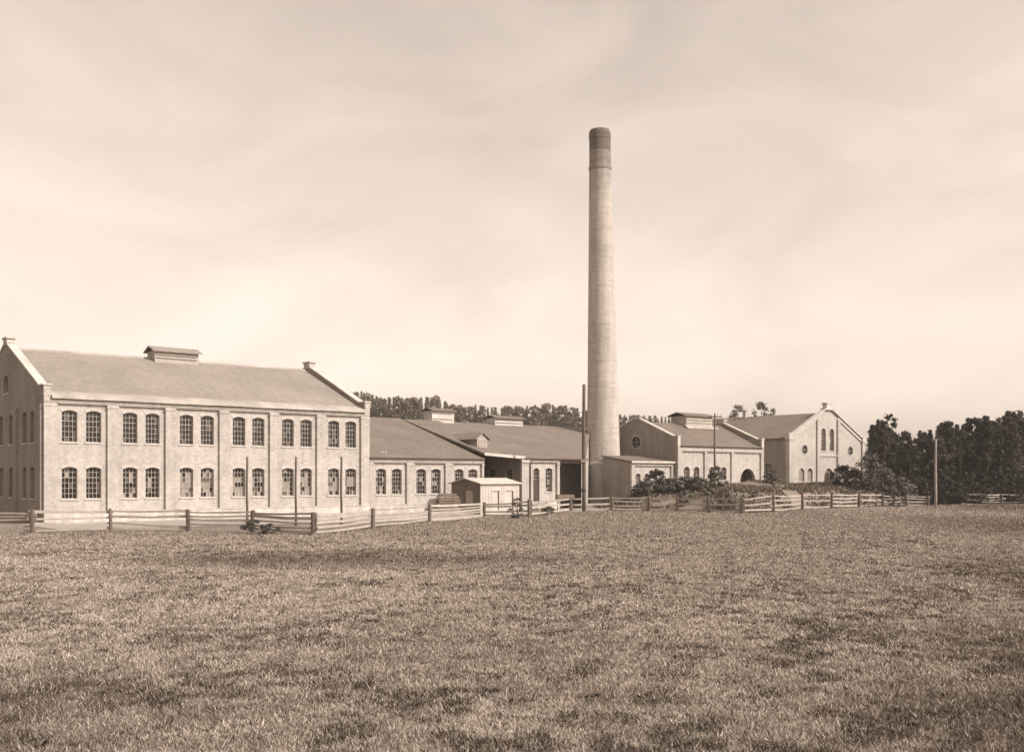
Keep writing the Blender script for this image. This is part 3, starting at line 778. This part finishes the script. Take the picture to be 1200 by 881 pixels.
for x_ in (-.85, .80):
    q = MB(); q.box(x_, x_+.05, -.329, .329, 1.0, 1.5); q.build('end', M['lumber'], TR)
for x_ in (-.6, .6):
    for y_ in (-1, 1):
        q = MB(); q.tube([(x_, y_*.5, 0), (x_, y_*.25, .98)], [.05, .05], 6); q.build('leg', M['lumber'], TR)
PB = thing('plank_heap', 'loose pale planks lying in a heap before the hall door', 'plank heap', at(631, 92), .1)
for k in range(9):
    q = MB(); L_ = rg.uniform(1.2, 2.4); q.box(-L_/2, L_/2, -.11, .11, 0, .045)
    o = q.build('plank', M['wood'] if k % 3 else M['lumber'], PB, (rg.uniform(-.5, .6), rg.uniform(-.4, .4), .25+k*.075), rg.uniform(-.6, .6))
    o.rotation_euler = (rg.uniform(-.12, .12), rg.uniform(-.35, .35), rg.uniform(-.5, .5))
q = MB(); q.box(-.8, .8, -.4, .4, 0, .28); q.build('bearer', M['lumber'], PB)

# ------------------------------------------------------------------ poles and posts
def pole(name, label, cat, px, depth, top, r0, r1, m, group=None, arm=False, capm=None):
    p = at(px, depth); z0 = hgt(p.x, p.y)
    t = thing(name, label, cat, (p.x, p.y, z0-.2), 0, group)
    hh = top - z0 + .2
    q = MB(); k = 6; q.tube([(.02*math.sin(i*1.3), 0, hh*i/k) for i in range(k+1)], [r0+(r1-r0)*i/k for i in range(k+1)], 10); q.build('shaft', m, t, smooth=True)
    if arm:
        q = MB(); q.box(-.75, .75, -.16, -.07, hh-.45, hh-.33); o = q.build('crossarm', m, t)
        for x in (-.62, -.3, .3, .62):
            q = MB(); q.tube([(x, -.115, hh-.33), (x, -.115, hh-.22), (x, -.115, hh-.20), (x, -.115, hh-.08)], [.02, .02, .05, .035], 7); q.build('insulator', M['coping'], o)
    if capm:
        q = MB(); q.tube([(0, 0, hh), (0, 0, hh+.05)], [r1*1.25, r1*.6], 10); q.build('cap', capm, t)
    return t
p_ = pole('tall_pole', 'tall plain timber pole standing at the left foot of the chimney', 'pole', 684.2, 93.0, EYE+(557.5-451)/1177*93, .19, .145, M['pole'], capm=M['iron'])
q = MB(); q.box(-.26, .22, -.24, -.12, 4.75, 5.0); q.box(-.24, -.19, -.22, -.14, 5.0, 5.5); q.build('bracket', M['pole_pale'], p_)
q = MB(); q.tube([(0, 0, 2.0), (0, 0, 2.35)], [.215, .215], 10); q.build('strap', M['iron'], p_)
pole('telegraph_pole', 'thin telegraph pole with crossarm rising in front of the gabled hall', 'telegraph pole', 837.5, 106, EYE+(557.5-484)/1177*106, .12, .08, M['pole'], arm=True)
pole('field_pole', 'pale slender pole against the dark trees at right', 'pole', 1096.5, 105.5, EYE+(557.5-514.5)/1177*105.5, .14, .10, M['pole_pale'], capm=M['iron'])
for px, w_ in ((289.5, 'before the fourth window bay of the two storey block'), (346.6, 'before the fifth window bay of the two storey block'), (400., 'before the last window bay of the two storey block')):
    pole('yard_post', 'bare dark post standing '+w_, 'post', px, 66.5, EYE+(557.5-536)/1177*66.5, .085, .07, M['pole'], 'bare posts along the factory front', capm=M['iron'])

# ------------------------------------------------------------------ post and rail fences
def fence(label, spec, rails=3, seed=0, hpost=None, rail_m='wood'):
    """spec: (pixel column, depth, height); the fence follows the ground"""
    rg = random.Random(seed)
    pts = []
    for px, dp, hh in spec:
        p = at(px, dp); pts.append((Vector((p.x, p.y, hgt(p.x, p.y))), hh))
    o0 = pts[0][0]
    t = thing('rail_fence', label, 'fence', o0, 0, 'weathered post and rail fences round the meadow')
    for p, hh in pts:
        q = MB(); w = rg.uniform(.10, .135); lx, ly = rg.uniform(-.06, .06), rg.uniform(-.05, .05)
        q.tube([(0, 0, -.3), (lx*.4, ly*.4, hh*.45), (lx, ly, hh-.02), (lx, ly, hh+.02)], [w, w*.98, w*.93, w*.6], 7)
        q.build('post', M['wood_post'], t, p-o0, rg.uniform(0, 1))
    for i in range(len(pts)-1):
        (a, ha), (b, hb) = pts[i], pts[i+1]
        dirv = (b-a); L = dirv.length; d = dirv.normalized()
        nrm = Vector((d.y, -d.x, 0)); nrm = nrm if nrm.y > 0 else -nrm
        n_r = rails + (1 if rg.random() < .45 else 0)
        for k in range(n_r):
            fz = .16 + .74*(k/(n_r-1))
            za = ha*fz + rg.uniform(-.07, .07); zb = hb*fz + rg.uniform(-.07, .07)
            if rg.random() < .14: zb -= rg.uniform(.12, .3)
            ht = rg.uniform(.045, .082); tk = rg.uniform(.022, .04)
            A_ = a + nrm*rg.uniform(.12, .17) - d*rg.uniform(.05, .3) + Vector((0, 0, za))
            B_ = b + nrm*rg.uniform(.12, .17) + d*rg.uniform(.05, .3) + Vector((0, 0, zb))
            q = MB(); vs_ = []; ns = 4
            for s in range(ns+1):
                f = s/ns; c = A_.lerp(B_, f) - o0 + Vector((0, 0, -.05*math.sin(math.pi*f)*rg.uniform(.3, 1.3) + rg.uniform(-.012, .012)))
                h2 = ht*rg.uniform(.8, 1.15)
                for (sn, sz) in ((1, -1), (1, 1), (-1, 1), (-1, -1)):
                    vs_.append(c + nrm*tk*sn + Vector((0, 0, h2*sz)))
            fs = [(4*s+j, 4*s+(j+1) % 4, 4*s+4+(j+1) % 4, 4*s+4+j) for s in range(ns) for j in range(4)] + [(3,2,1,0), (4*ns, 4*ns+1, 4*ns+2, 4*ns+3)]
            q.add(vs_, fs); q.build('rail', M[rail_m], t)
    return t
F1 = [(-60, 58, 1.36), (38, 57.5, 1.37), (130, 59.3, 1.36), (221, 59.3, 1.31), (295, 58.6, 1.3), (366.5, 56.2, 1.26)]
F2 = [(366.5, 56.2, 1.26), (437, 62.8, 1.28), (503.6, 72, 1.27), (568, 80, 1.2), (620, 79, 1.45)]
F3 = [(620, 79, 1.45), (669, 93.4, 1.25), (717.7, 94.2, 1.45), (760.6, 93.8, 1.32), (793.4, 93.2, 1.3), (831, 90.2, 1.42), (870, 88.4, 1.4)]
F4 = [(870, 88.4, 1.4), (907, 91.5, 1.6), (940.7, 98, 1.6), (975, 103, 1.5), (1007, 106, 1.45), (1035, 108.5, 1.35), (1063, 109, 1.3), (1088, 109, 1.15)]
F5 = [(1126, 116, 1.25), (1150, 117, 1.25), (1174, 118, 1.2), (1198, 119, 1.2), (1224, 120, 1.2)]
def drop_first(f): return f
fence('long weathered fence run along the foot of the two storey block', F1, 4, 1)
fence('fence run slanting back past the lumber pile and the pale shed', [(368.5, 56.4, 1.24)] + F2[1:], 4, 2)
fence('fence run crossing before the chimney and the shrubs', [(622, 79.3, 1.4)] + F3[1:], 3, 3)
fence('fence run below the earth bank towards the gable fronted building', [(872, 88.6, 1.38)] + F4[1:], 3, 4)
fence('far fence run in front of the dark wood at right', F5, 3, 5)

# ------------------------------------------------------------------ trees
def crown_mesh(name, material, seed, h0, h1, rx, n_clump, n_leaf, leaf, kind='broad'):
    rg = np.random.default_rng(seed)
    C_, S_ = [], []
    for i in range(n_clump):
        if kind == 'broad':
            t = rg.uniform(0, 1); z = h0 + (h1-h0)*t
            prof = math.sin(math.pi*min(1, .14+t*.84))**.85
            rr = rx*prof*math.sqrt(rg.uniform(.10, 1)); a = rg.uniform(0, 2*math.pi)
            sz = rx*rg.uniform(.16, .34)*(1.0-.35*t)
            z = min(z, h1-sz*.6)
        else:
            t = (i+.5)/n_clump; z = h0 + (h1-h0)*t
            prof = (1-t)**.85*.95+.05
            rr = rx*prof*rg.uniform(.35, .85); a = i*2.4+rg.uniform(-.4, .4)
            sz = rx*(.42*prof+.10)
        C_.append((rr*math.cos(a), rr*math.sin(a), z)); S_.append(sz)
    C_, S_ = np.array(C_), np.array(S_)
    idx = rg.integers(0, n_clump, n_leaf)
    d = rg.normal(size=(n_leaf, 3)); d /= np.linalg.norm(d, axis=1)[:, None]
    rad = rg.uniform(.1, 1.0, n_leaf)**.6 * rg.choice([1., 1., 1.2, 1.6], n_leaf)
    fl = np.array([1, 1, .75]) if kind == 'broad' else np.array([1.1, 1.1, .55])
    c = C_[idx] + d*fl*(S_[idx]*rad)[:, None]
    if kind != 'broad': c[:, 2] -= .25*np.hypot(c[:, 0], c[:, 1])*.6
    # leaf sprays: small bent quads facing outwards and up
    nrm = d*1.1 + rg.normal(size=(n_leaf, 3))*.5 + np.array([0, 0, .35]); nrm /= np.linalg.norm(nrm, axis=1)[:, None]
    t1 = np.cross(nrm, rg.normal(size=(n_leaf, 3))); t1 /= np.linalg.norm(t1, axis=1)[:, None]
    t2 = np.cross(nrm, t1)
    s = leaf*rg.uniform(.5, 1.25, n_leaf)[:, None]
    v = np.stack([c - t1*s*.5, c - t2*s*.38, c + t1*s*.5, c + t2*s*.38], 1).reshape(-1, 3)
    me = bpy.data.meshes.new(name)
    me.vertices.add(len(v)); me.vertices.foreach_set('co', v.ravel())
    me.loops.add(n_leaf*4); me.loops.foreach_set('vertex_index', np.arange(n_leaf*4, dtype=np.int32))
    me.polygons.add(n_leaf); me.polygons.foreach_set('loop_start', np.arange(0, n_leaf*4, 4, dtype=np.int32))
    me.materials.append(material); me.update(calc_edges=True)
    return me, C_

def trunk_mesh(name, C_, h1, r0, seed, material, kind='broad', limbs=7):
    rg = random.Random(seed); q = MB()
    pts = [(rg.uniform(-.12, .12)*i*.3, rg.uniform(-.12, .12)*i*.3, -.3+(h1*.86+.3)*i/5) for i in range(6)]
    q.tube(pts, [r0*(1.25 if i == 0 else 1-.16*i) for i in range(6)], 7)
    if kind == 'broad':
        for i in rg.sample(range(len(C_)), min(limbs, len(C_))):
            c = C_[i]; zb = max(.25*h1, c[2]*.55); f = (zb+.3)/(h1*.86+.3)
            q.tube([(0, 0, zb), (c[0]*.5, c[1]*.5, zb+(c[2]-zb)*.6), (c[0], c[1], c[2])], [r0*.45, r0*.28, r0*.1], 5)
    return q.mesh(name, material)

TREES = {}
def species(key, material, seed, h0, h1, rx, ncl, nl, leaf, kind, r0):
    cm, C_ = crown_mesh('crown', material, seed, h0, h1, rx, ncl, nl, leaf, kind)
    TREES[key] = (trunk_mesh('trunk', C_, h1, r0, seed, M['bark'], kind), cm, h1)
for k in range(4):
    species('dark%d' % k, M['leaf_dark'], 11+k, 1.0, 10, (3.0, 2.6, 3.4, 2.8)[k], (56, 48, 62, 54)[k], 5200, .36, 'broad', .2)
for k in range(3):
    species('spruce%d' % k, M['leaf_dark'], 31+k, .7, 11, (2.0, 1.6, 2.3)[k], 60, 3400, .36, 'spruce', .17)
species('sparse0', M['leaf_dark'], 51, 3., 10, 2.0, 40, 1200, .30, 'broad', .12)
for k in range(4):
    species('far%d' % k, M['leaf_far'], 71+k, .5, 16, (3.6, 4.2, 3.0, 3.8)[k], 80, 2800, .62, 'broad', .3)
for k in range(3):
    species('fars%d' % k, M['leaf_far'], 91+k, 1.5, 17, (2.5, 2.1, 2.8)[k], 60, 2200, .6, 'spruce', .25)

def tree(key, x, y, height, name, label, group, rg, wide=1.0):
    tm, cm, h1 = TREES[key]; s = height/h1
    t = tag(link(name, None, None, (x, y, hgt(x, y)), rg.uniform(0, 6.28)), label, 'tree', group)
    t.scale = (s*wide, s*wide, s)
    link('trunk', tm, t); link('crown', cm, t)
    return t

rg = random.Random(21)
# dark wood at the right: canopy height follows the photograph's skyline
sky_r = [(1010, 520), (1020, 514), (1030, 503), (1038, 506), (1047, 511), (1055, 514), (1064, 503), (1074, 503), (1081, 507), (1090, 498), (1098, 497), (1104, 494), (1109, 486), (1115, 494), (1122, 495), (1130, 488), (1138, 492), (1150, 484), (1158, 489), (1166, 495), (1173, 490), (1181, 481), (1188, 486), (1196, 479), (1205, 484), (1240, 478), (1300, 476)]
def skyline(tab, x):
    for (a, ya), (b, yb) in zip(tab, tab[1:]):
        if a <= x <= b: return ya + (yb-ya)*(x-a)/(b-a)
    return tab[-1][1] if x > tab[-1][0] else tab[0][1]
edge = [(1022, 126), (1036, 122), (1052, 126), (1066, 121), (1081, 125), (1098, 121), (1112, 125), (1126, 121.5), (1141, 125), (1157, 122), (1172, 126), (1188, 122), (1206, 125)]
words = ['at the left end of the dark wood', 'second from the left end of the dark wood', 'third from the left end of the dark wood', 'fourth along the edge of the dark wood, left of the pale pole',
         'fifth along the wood edge, just left of the pale pole', 'directly behind the pale slender pole', 'first to the right of the pale slender pole', 'second to the right of the pale slender pole',
         'third to the right of the pale slender pole', 'fourth to the right of the pale slender pole', 'fifth to the right of the pale slender pole', 'second from the right edge of the wood', 'cut by the right edge of the photo']
for i, (px, dp) in enumerate(edge):
    yv = skyline(sky_r, px) + rg.uniform(-1, 14)
    p = at(px, dp); hh = (557.5-yv)/1177*dp + EYE
    key = rg.choice(['dark0', 'dark1', 'dark2', 'dark3', 'spruce0', 'spruce2'])
    tree(key, p.x, p.y, hh, 'dark_tree', ('dark bushy tree ' if key[0] == 'd' else 'dark pointed conifer ')+words[i], 'trees along the edge of the dark wood', rg, rg.uniform(.78, 1.0))
for row, (d0, n) in enumerate(((132, 17), (141, 16), (152, 15))):
    for i in range(n):
        px = 1020 + (1300-1020)*(i+rg.uniform(.1, .9))/n
        dp = d0 + rg.uniform(-3, 3); yv = skyline(sky_r, px) + abs(rg.gauss(0, 5)) - 1
        p = at(px, dp); hh = (557.5-yv)/1177*dp + EYE
        key = rg.choice(['dark0', 'dark1', 'dark2', 'dark3', 'spruce0', 'spruce1', 'spruce2', 'spruce1', 'spruce0'])
        tree(key, p.x, p.y, hh, 'dark_tree', 'dark tree deep in the wood at right, showing only its top', 'trees deep in the dark wood', rg, rg.uniform(.62, .9))
p = at(1042, 128); tree('sparse0', p.x, p.y, (557.5-493)/1177*128+EYE, 'sparse_tree', 'tall thin sparse tree rising above the left end of the dark wood', None, rg, .9)
p = at(1186, 128); tree('sparse0', p.x, p.y, (557.5-482)/1177*128+EYE, 'sparse_tree', 'thin topped tree rising above the right part of the dark wood', None, rg, 1.2)

# hazy far wood behind the factory roofs
sky_l = [(380, 460), (418, 458), (432, 463), (447, 468), (470, 467), (495, 470), (510, 466), (530, 476), (548, 479), (562, 477), (585, 480), (610, 478), (640, 476), (668, 478), (690, 482), (740, 488), (800, 492), (850, 493)]
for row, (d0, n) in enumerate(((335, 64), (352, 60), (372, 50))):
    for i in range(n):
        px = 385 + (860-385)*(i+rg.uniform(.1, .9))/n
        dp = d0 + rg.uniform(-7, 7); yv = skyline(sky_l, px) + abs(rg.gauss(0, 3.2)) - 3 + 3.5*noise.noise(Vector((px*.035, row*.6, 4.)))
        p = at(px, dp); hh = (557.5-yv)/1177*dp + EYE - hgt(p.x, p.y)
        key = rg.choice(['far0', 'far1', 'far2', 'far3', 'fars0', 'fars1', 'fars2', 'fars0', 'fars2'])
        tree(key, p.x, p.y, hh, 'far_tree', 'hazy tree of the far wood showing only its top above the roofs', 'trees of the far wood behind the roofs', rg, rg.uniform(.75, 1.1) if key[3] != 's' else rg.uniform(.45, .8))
for px, yv, lab, w_ in ((865, 475, 'loose leafy tree showing above the roof left of the gable front', 1.0), (892, 471, 'tallest leafy tree showing above the roof beside the gable front', .95), (906, 479, 'small tree top at the right above the brown roof', .6), (742, 487, 'leafy tree top peeping over the shaded gable with the round window', .7)):
    dp = 300; p = at(px, dp); gz = hgt(p.x, p.y)
    tree('far%d' % rg.randint(0, 3), p.x, p.y, (557.5-yv)/1177*dp+EYE-gz, 'far_tree', lab, None, rg, w_)

# shrubs
def bush(px, dp, w, h, label, key='mid', seed=0, n=900, leaf=.2, base=None, group=None):
    p = at(px, dp); z = hgt(p.x, p.y) if base is None else base
    m = {'mid': M['leaf_mid'], 'dark': M['leaf_dark']}[key]
    cm, C_ = crown_mesh('foliage', m, 500+seed, .05, h, w/2, max(16, int(w*16)), int(n*1.5), leaf*.9)
    t = tag(link('shrub', None, None, (p.x, p.y, z)), label, 'shrub', group)
    link('foliage', cm, t)
    q = MB(); rg_ = random.Random(seed)
    for i in range(5):
        c = C_[rg_.randrange(len(C_))]
        q.tube([(rg_.uniform(-.1, .1), rg_.uniform(-.1, .1), -.1), (c[0]*.5, c[1]*.5, c[2]*.6), (c[0], c[1], c[2])], [.04, .03, .012], 5)
    q.build('stems', M['bark'], t)
    return t
G = 'shrubs on the bank behind the fence'
bush(757, 101, 3.0, 1.25, 'low dark shrub at the left of the row beside the chimney', 'mid', 1, 1200, .24, group=G)
bush(770, 102, 2.4, 2.2, 'tallest dark shrub in the row before the lean-to', 'mid', 2, 1300, .24, group=G)
bush(785, 101, 3.4, 1.4, 'broad dark shrub in the middle of the row before the gable', 'mid', 3, 1300, .24, group=G)
bush(802, 102, 3.2, 1.4, 'dark shrub below the left windows of the gabled hall', 'mid', 4, 1200, .24, group=G)
bush(817, 100, 2.6, 1.3, 'small dark shrub just left of the telegraph pole', 'mid', 5, 900, .24, group=G)
bush(840, 101, 2.2, 2.3, 'upright dark shrub at the foot of the telegraph pole', 'mid', 6, 1100, .24, group=G)
bush(803, 96, 1.6, 1.4, 'small green shrub close behind the fence rails', 'mid', 7, 700, .2, group=G)
bush(828, 97, 1.6, 1.3, 'scrubby shrub between the row and the telegraph pole', 'mid', 8, 700, .2, group=G)
bush(851, 92, 2.2, 1.4, 'tangled shrub grown through the fence left of the earth heap', 'mid', 9, 800, .2, group=G)
bush(904, 112, 1.8, 1.7, 'tall shrub at the shaded side wall of the gable fronted building', 'mid', 10, 900, .24, group=G)
bush(990, 116, 3.4, 2.3, 'dark rounded shrub right of the arched door of the gable front', 'dark', 11, 1300, .26, group=G)
bush(1003, 114, 2.8, 2.2, 'dark shrub at the right corner of the gable fronted building', 'dark', 12, 1100, .26, group=G)
G2 = 'undergrowth along the foot of the dark wood'
for k, (px, dp, w, h) in enumerate(((1020, 115, 4.2, 4.0), (1038, 114, 4.0, 3.3), (1056, 114, 3.6, 3.0), (1074, 115, 4.2, 3.2), (1092, 115, 4.0, 3.0), (1112, 117, 4.4, 3.0), (1133, 118, 4.6, 2.8), (1155, 119, 4.4, 3.0), (1177, 120, 4.6, 2.8), (1199, 120, 4.6, 3.0))):
    lab = ['leafy undergrowth shrub at the right corner of the gable front', 'undergrowth shrub behind the sapling at the wood edge', 'undergrowth shrub right of the sapling', 'undergrowth shrub left of the pale pole', 'undergrowth shrub directly behind the pale pole foot',
           'first undergrowth shrub right of the pale pole', 'second undergrowth shrub right of the pale pole', 'third undergrowth shrub right of the pale pole', 'fourth undergrowth shrub right of the pale pole', 'undergrowth shrub cut by the right photo edge'][k]
    bush(px, dp, w, h, lab, 'mid' if k < 3 else 'dark', 30+k, 1500, .28, group=G2)
bush(1049, 107, 1.5, 1.9, 'young sapling at the fence before the wood edge', 'mid', 50, 500, .18)
bush(299, 57.2, 1.5, .8, 'low weedy bush at the foot of the fence below the fourth bay', 'mid', 51, 700, .12)
bush(316, 57.0, 1.2, .6, 'low weedy bush at the fence foot, right of the larger one', 'mid', 52, 500, .12)
bush(606, 77.5, 1.3, 1.6, 'twiggy bush at the fence beside the pale shed', 'mid', 53, 500, .14)
bush(642, 85, 1.6, .7, 'low weeds before the hall door', 'mid', 54, 400, .14)

# ------------------------------------------------------------------ meadow grass
def grass_material():
    m, nt, p = principled('dry_grass_blades', .9)
    p.inputs['Specular IOR Level'].default_value = .1
    at_ = N(nt, 'ShaderNodeAttribute'); at_.attribute_name = 'tint'
    cr_ = N(nt, 'ShaderNodeValToRGB'); e = cr_.color_ramp.elements
    e[0].position = 0.; e[0].color = (.040, .030, .022, 1)
    e[1].position = 1.; e[1].color = (.54, .472, .408, 1)
    k = e.new(.35); k.color = (.160, .131, .107, 1)
    k = e.new(.7); k.color = (.315, .267, .226, 1)
    nt.links.new(at_.outputs['Fac'], cr_.inputs[0]); nt.links.new(cr_.outputs[0], p.inputs['Base Color'])
    return m
M['grass'] = grass_material()

def vnoise(x, y, seed, scale):
    """smooth value noise on numpy arrays"""
    r = np.random.default_rng(seed); n = 256; t = r.uniform(0, 1, (n, n))
    X, Y = x*scale+1000, y*scale+1000
    i, j = np.floor(X).astype(int), np.floor(Y).astype(int); fx, fy = X-i, Y-j
    fx = fx*fx*(3-2*fx); fy = fy*fy*(3-2*fy)
    a, b, c, d = t[i % n, j % n], t[(i+1) % n, j % n], t[i % n, (j+1) % n], t[(i+1) % n, (j+1) % n]
    return (a*(1-fx)+b*fx)*(1-fy) + (c*(1-fx)+d*fx)*fy

FX = np.array([a for a, b in FLINE], float); FZ = np.array([b for a, b in FLINE], float)
def blades(name, label, n_tuft, per, zr, pw_, hfun, wfun, seed, tint_fun, spread, lean_, clump=.9, sharp=0.):
    r = np.random.default_rng(seed)
    z0, z1 = zr
    u = r.uniform(0, 1, n_tuft); e = 1-pw_
    Z = (z0**e + u*(z1**e - z0**e))**(1/e)
    X = r.uniform(-.56, .56, n_tuft)*(Z+3)
    nn = vnoise(X, Z, seed+1, clump)*.6 + vnoise(X, Z, seed+2, clump*.23)*.4
    keep = r.uniform(0, 1, n_tuft) < (.45+.8*nn if not sharp else np.clip((nn-sharp)*6, .04, 1))
    keep &= Z < np.interp(600+1177*X/Z, FX, FZ) - .1 + r.normal(size=n_tuft)*.25
    X, Z = X[keep], Z[keep]; n = len(X)
    tt = tint_fun(X, Z, r)
    X = np.repeat(X, per); Z = np.repeat(Z, per); tt = np.repeat(tt, per); m = len(X)
    sc = np.repeat(r.uniform(.6, 1.35, n), per)
    X = X + r.normal(size=m)*spread*(1+.012*Z); Z = Z + r.normal(size=m)*spread*(1+.03*Z)
    H = hfun(Z)*sc*r.uniform(.35, 1.25, m); Wd = wfun(Z)*r.uniform(.6, 1.4, m)
    ang = r.uniform(0, 2*np.pi, m); la = r.uniform(0, 2*np.pi, m); ll = r.uniform(.1, 1., m)*lean_*H
    dx, dy = np.cos(ang)*Wd*.5, np.sin(ang)*Wd*.5
    b0 = np.stack([X-dx, Z-dy, np.full(m, -.01)], 1); b1 = np.stack([X+dx, Z+dy, np.full(m, -.01)], 1)
    t_ = np.stack([X+np.cos(la)*ll, Z+np.sin(la)*ll, H], 1)
    v = np.stack([b0, b1, t_], 1).reshape(-1, 3)
    me = bpy.data.meshes.new(name)
    me.vertices.add(3*m); me.vertices.foreach_set('co', v.astype(np.float32).ravel())
    me.loops.add(3*m); me.loops.foreach_set('vertex_index', np.arange(3*m, dtype=np.int32))
    me.polygons.add(m); me.polygons.foreach_set('loop_start', np.arange(0, 3*m, 3, dtype=np.int32))
    at_ = me.attributes.new('tint', 'FLOAT', 'POINT')
    ti = np.clip(tt + r.normal(size=m)*.15*np.clip(30./Z, .35, 1), 0, 1); at_.data.foreach_set('value', np.repeat(ti, 3).astype(np.float32))
    me.materials.append(M['grass']); me.update(calc_edges=True)
    o = link(name, me); tag(o, label, 'grass', kind='stuff')
    return o
SHADE_PATCHES = ((8.2, 13.2, 3.6, 2.6), (-8.0, 13.6, 3.2, 3.2), (11.8, 19, 3.4, 4.6), (20, 31, 5, 9), (57, 101, 13, 16), (36, 60, 8, 20), (-6, 40, 9, 4))  # dark ellipses, mostly vignette shade put into the grass tint along view edges
def shade_patches(X, Z):
    """patches of darker grass tint, mostly painting in view-edge shade; the largest lies under the wood edge"""
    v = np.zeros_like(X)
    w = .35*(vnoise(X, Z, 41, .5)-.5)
    for cx, cz, rx, rz in SHADE_PATCHES:
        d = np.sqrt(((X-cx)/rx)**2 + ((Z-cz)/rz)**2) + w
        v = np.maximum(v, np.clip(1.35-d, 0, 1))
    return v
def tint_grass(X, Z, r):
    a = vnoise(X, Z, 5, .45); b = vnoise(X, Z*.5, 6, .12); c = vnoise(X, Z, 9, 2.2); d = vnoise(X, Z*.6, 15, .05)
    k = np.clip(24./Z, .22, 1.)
    return .68 + k*(-.36 + .18*a + .20*b + .34*c + r.normal(size=len(X))*.20) - (1-k)*.04 + .14*(d-.5) - .42*shade_patches(X, Z)
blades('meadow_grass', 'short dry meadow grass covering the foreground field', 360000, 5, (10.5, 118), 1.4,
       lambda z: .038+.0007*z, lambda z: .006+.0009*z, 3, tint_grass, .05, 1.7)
def tint_weed(X, Z, r): return .04 + .12*vnoise(X, Z, 8, .5) + r.normal(size=len(X))*.05
blades('meadow_weeds', 'dark leafy weeds scattered through the dry meadow grass', 90000, 7, (10.5, 60), 1.6,
       lambda z: .055+.0005*z, lambda z: .022+.0008*z, 13, tint_weed, .045, 1.7, 2.6, .55)
blades('meadow_stalks', 'pale tall seed stalks standing in the dry meadow grass', 12000, 3, (10.5, 60), 1.35,
       lambda z: .10+.0*z, lambda z: .006+.0007*z, 17, lambda X, Z, r: .72+.1*r.normal(size=len(X)), .08, 1.1)
# rough grass on the earth bank behind the fence
r_ = np.random.default_rng(77)
bx = r_.uniform(9, 46, 9000); by = r_.uniform(84, 122, 9000)
ok = (by > np.interp(600+1177*bx/by, FX, FZ)+.6) & (vnoise(bx, by, 51, .35) > .36)
uv = np.array([site_uv(Vector((x, y, 0))) for x, y in zip(bx, by)])
ok &= ~((uv[:, 0] > UM-7.6) & (uv[:, 0] < UM+17.2) & (uv[:, 1] > VM-.3)) & ~((uv[:, 0] > UR-.4) & (uv[:, 1] > VR-.4))
bx, by = bx[ok], by[ok]; bz = np.array([hgt(x, y) for x, y in zip(bx, by)])
per = 7; bx, by, bz = (np.repeat(q, per) for q in (bx, by, bz)); m_ = len(bx)
bx = bx + r_.normal(size=m_)*.16; by = by + r_.normal(size=m_)*.16
hh_ = r_.uniform(.08, .34, m_); an = r_.uniform(0, 6.28, m_); wd_ = r_.uniform(.05, .12, m_)
v_ = np.stack([np.stack([bx-np.cos(an)*wd_, by-np.sin(an)*wd_, bz-.05], 1), np.stack([bx+np.cos(an)*wd_, by+np.sin(an)*wd_, bz-.05], 1),
               np.stack([bx+r_.normal(size=m_)*.1, by+r_.normal(size=m_)*.1, bz+hh_], 1)], 1).reshape(-1, 3)
me = bpy.data.meshes.new('bank_grass'); me.vertices.add(3*m_); me.vertices.foreach_set('co', v_.astype(np.float32).ravel())
me.loops.add(3*m_); me.loops.foreach_set('vertex_index', np.arange(3*m_, dtype=np.int32))
me.polygons.add(m_); me.polygons.foreach_set('loop_start', np.arange(0, 3*m_, 3, dtype=np.int32))
a_ = me.attributes.new('tint', 'FLOAT', 'POINT'); a_.data.foreach_set('value', np.repeat(np.clip(.32+.3*vnoise(bx, by, 55, .4)-.15+r_.normal(size=m_)*.14, 0, 1), 3).astype(np.float32))
me.materials.append(M['grass']); me.update(calc_edges=True)
tag(link('bank_grass', me), 'rough grass tufts on the earth bank behind the fence', 'grass', kind='stuff')

# ------------------------------------------------------------------ air
hz = MB(); hz.box(-760, 760, -260, 960, -1.6, 54)
hm = bpy.data.materials.new('haze'); hm.use_nodes = True
hn = hm.node_tree; hn.nodes.clear()
ho = N(hn, 'ShaderNodeOutputMaterial'); hv = N(hn, 'ShaderNodeVolumePrincipled')
hv.inputs['Color'].default_value = (.97, .90, .82, 1); hv.inputs['Density'].default_value = .00032; hv.inputs['Anisotropy'].default_value = .2
hn.links.new(hv.outputs[0], ho.inputs['Volume'])
tag(hz.build('haze', hm), 'pale haze in the air over the works', 'haze', kind='stuff')
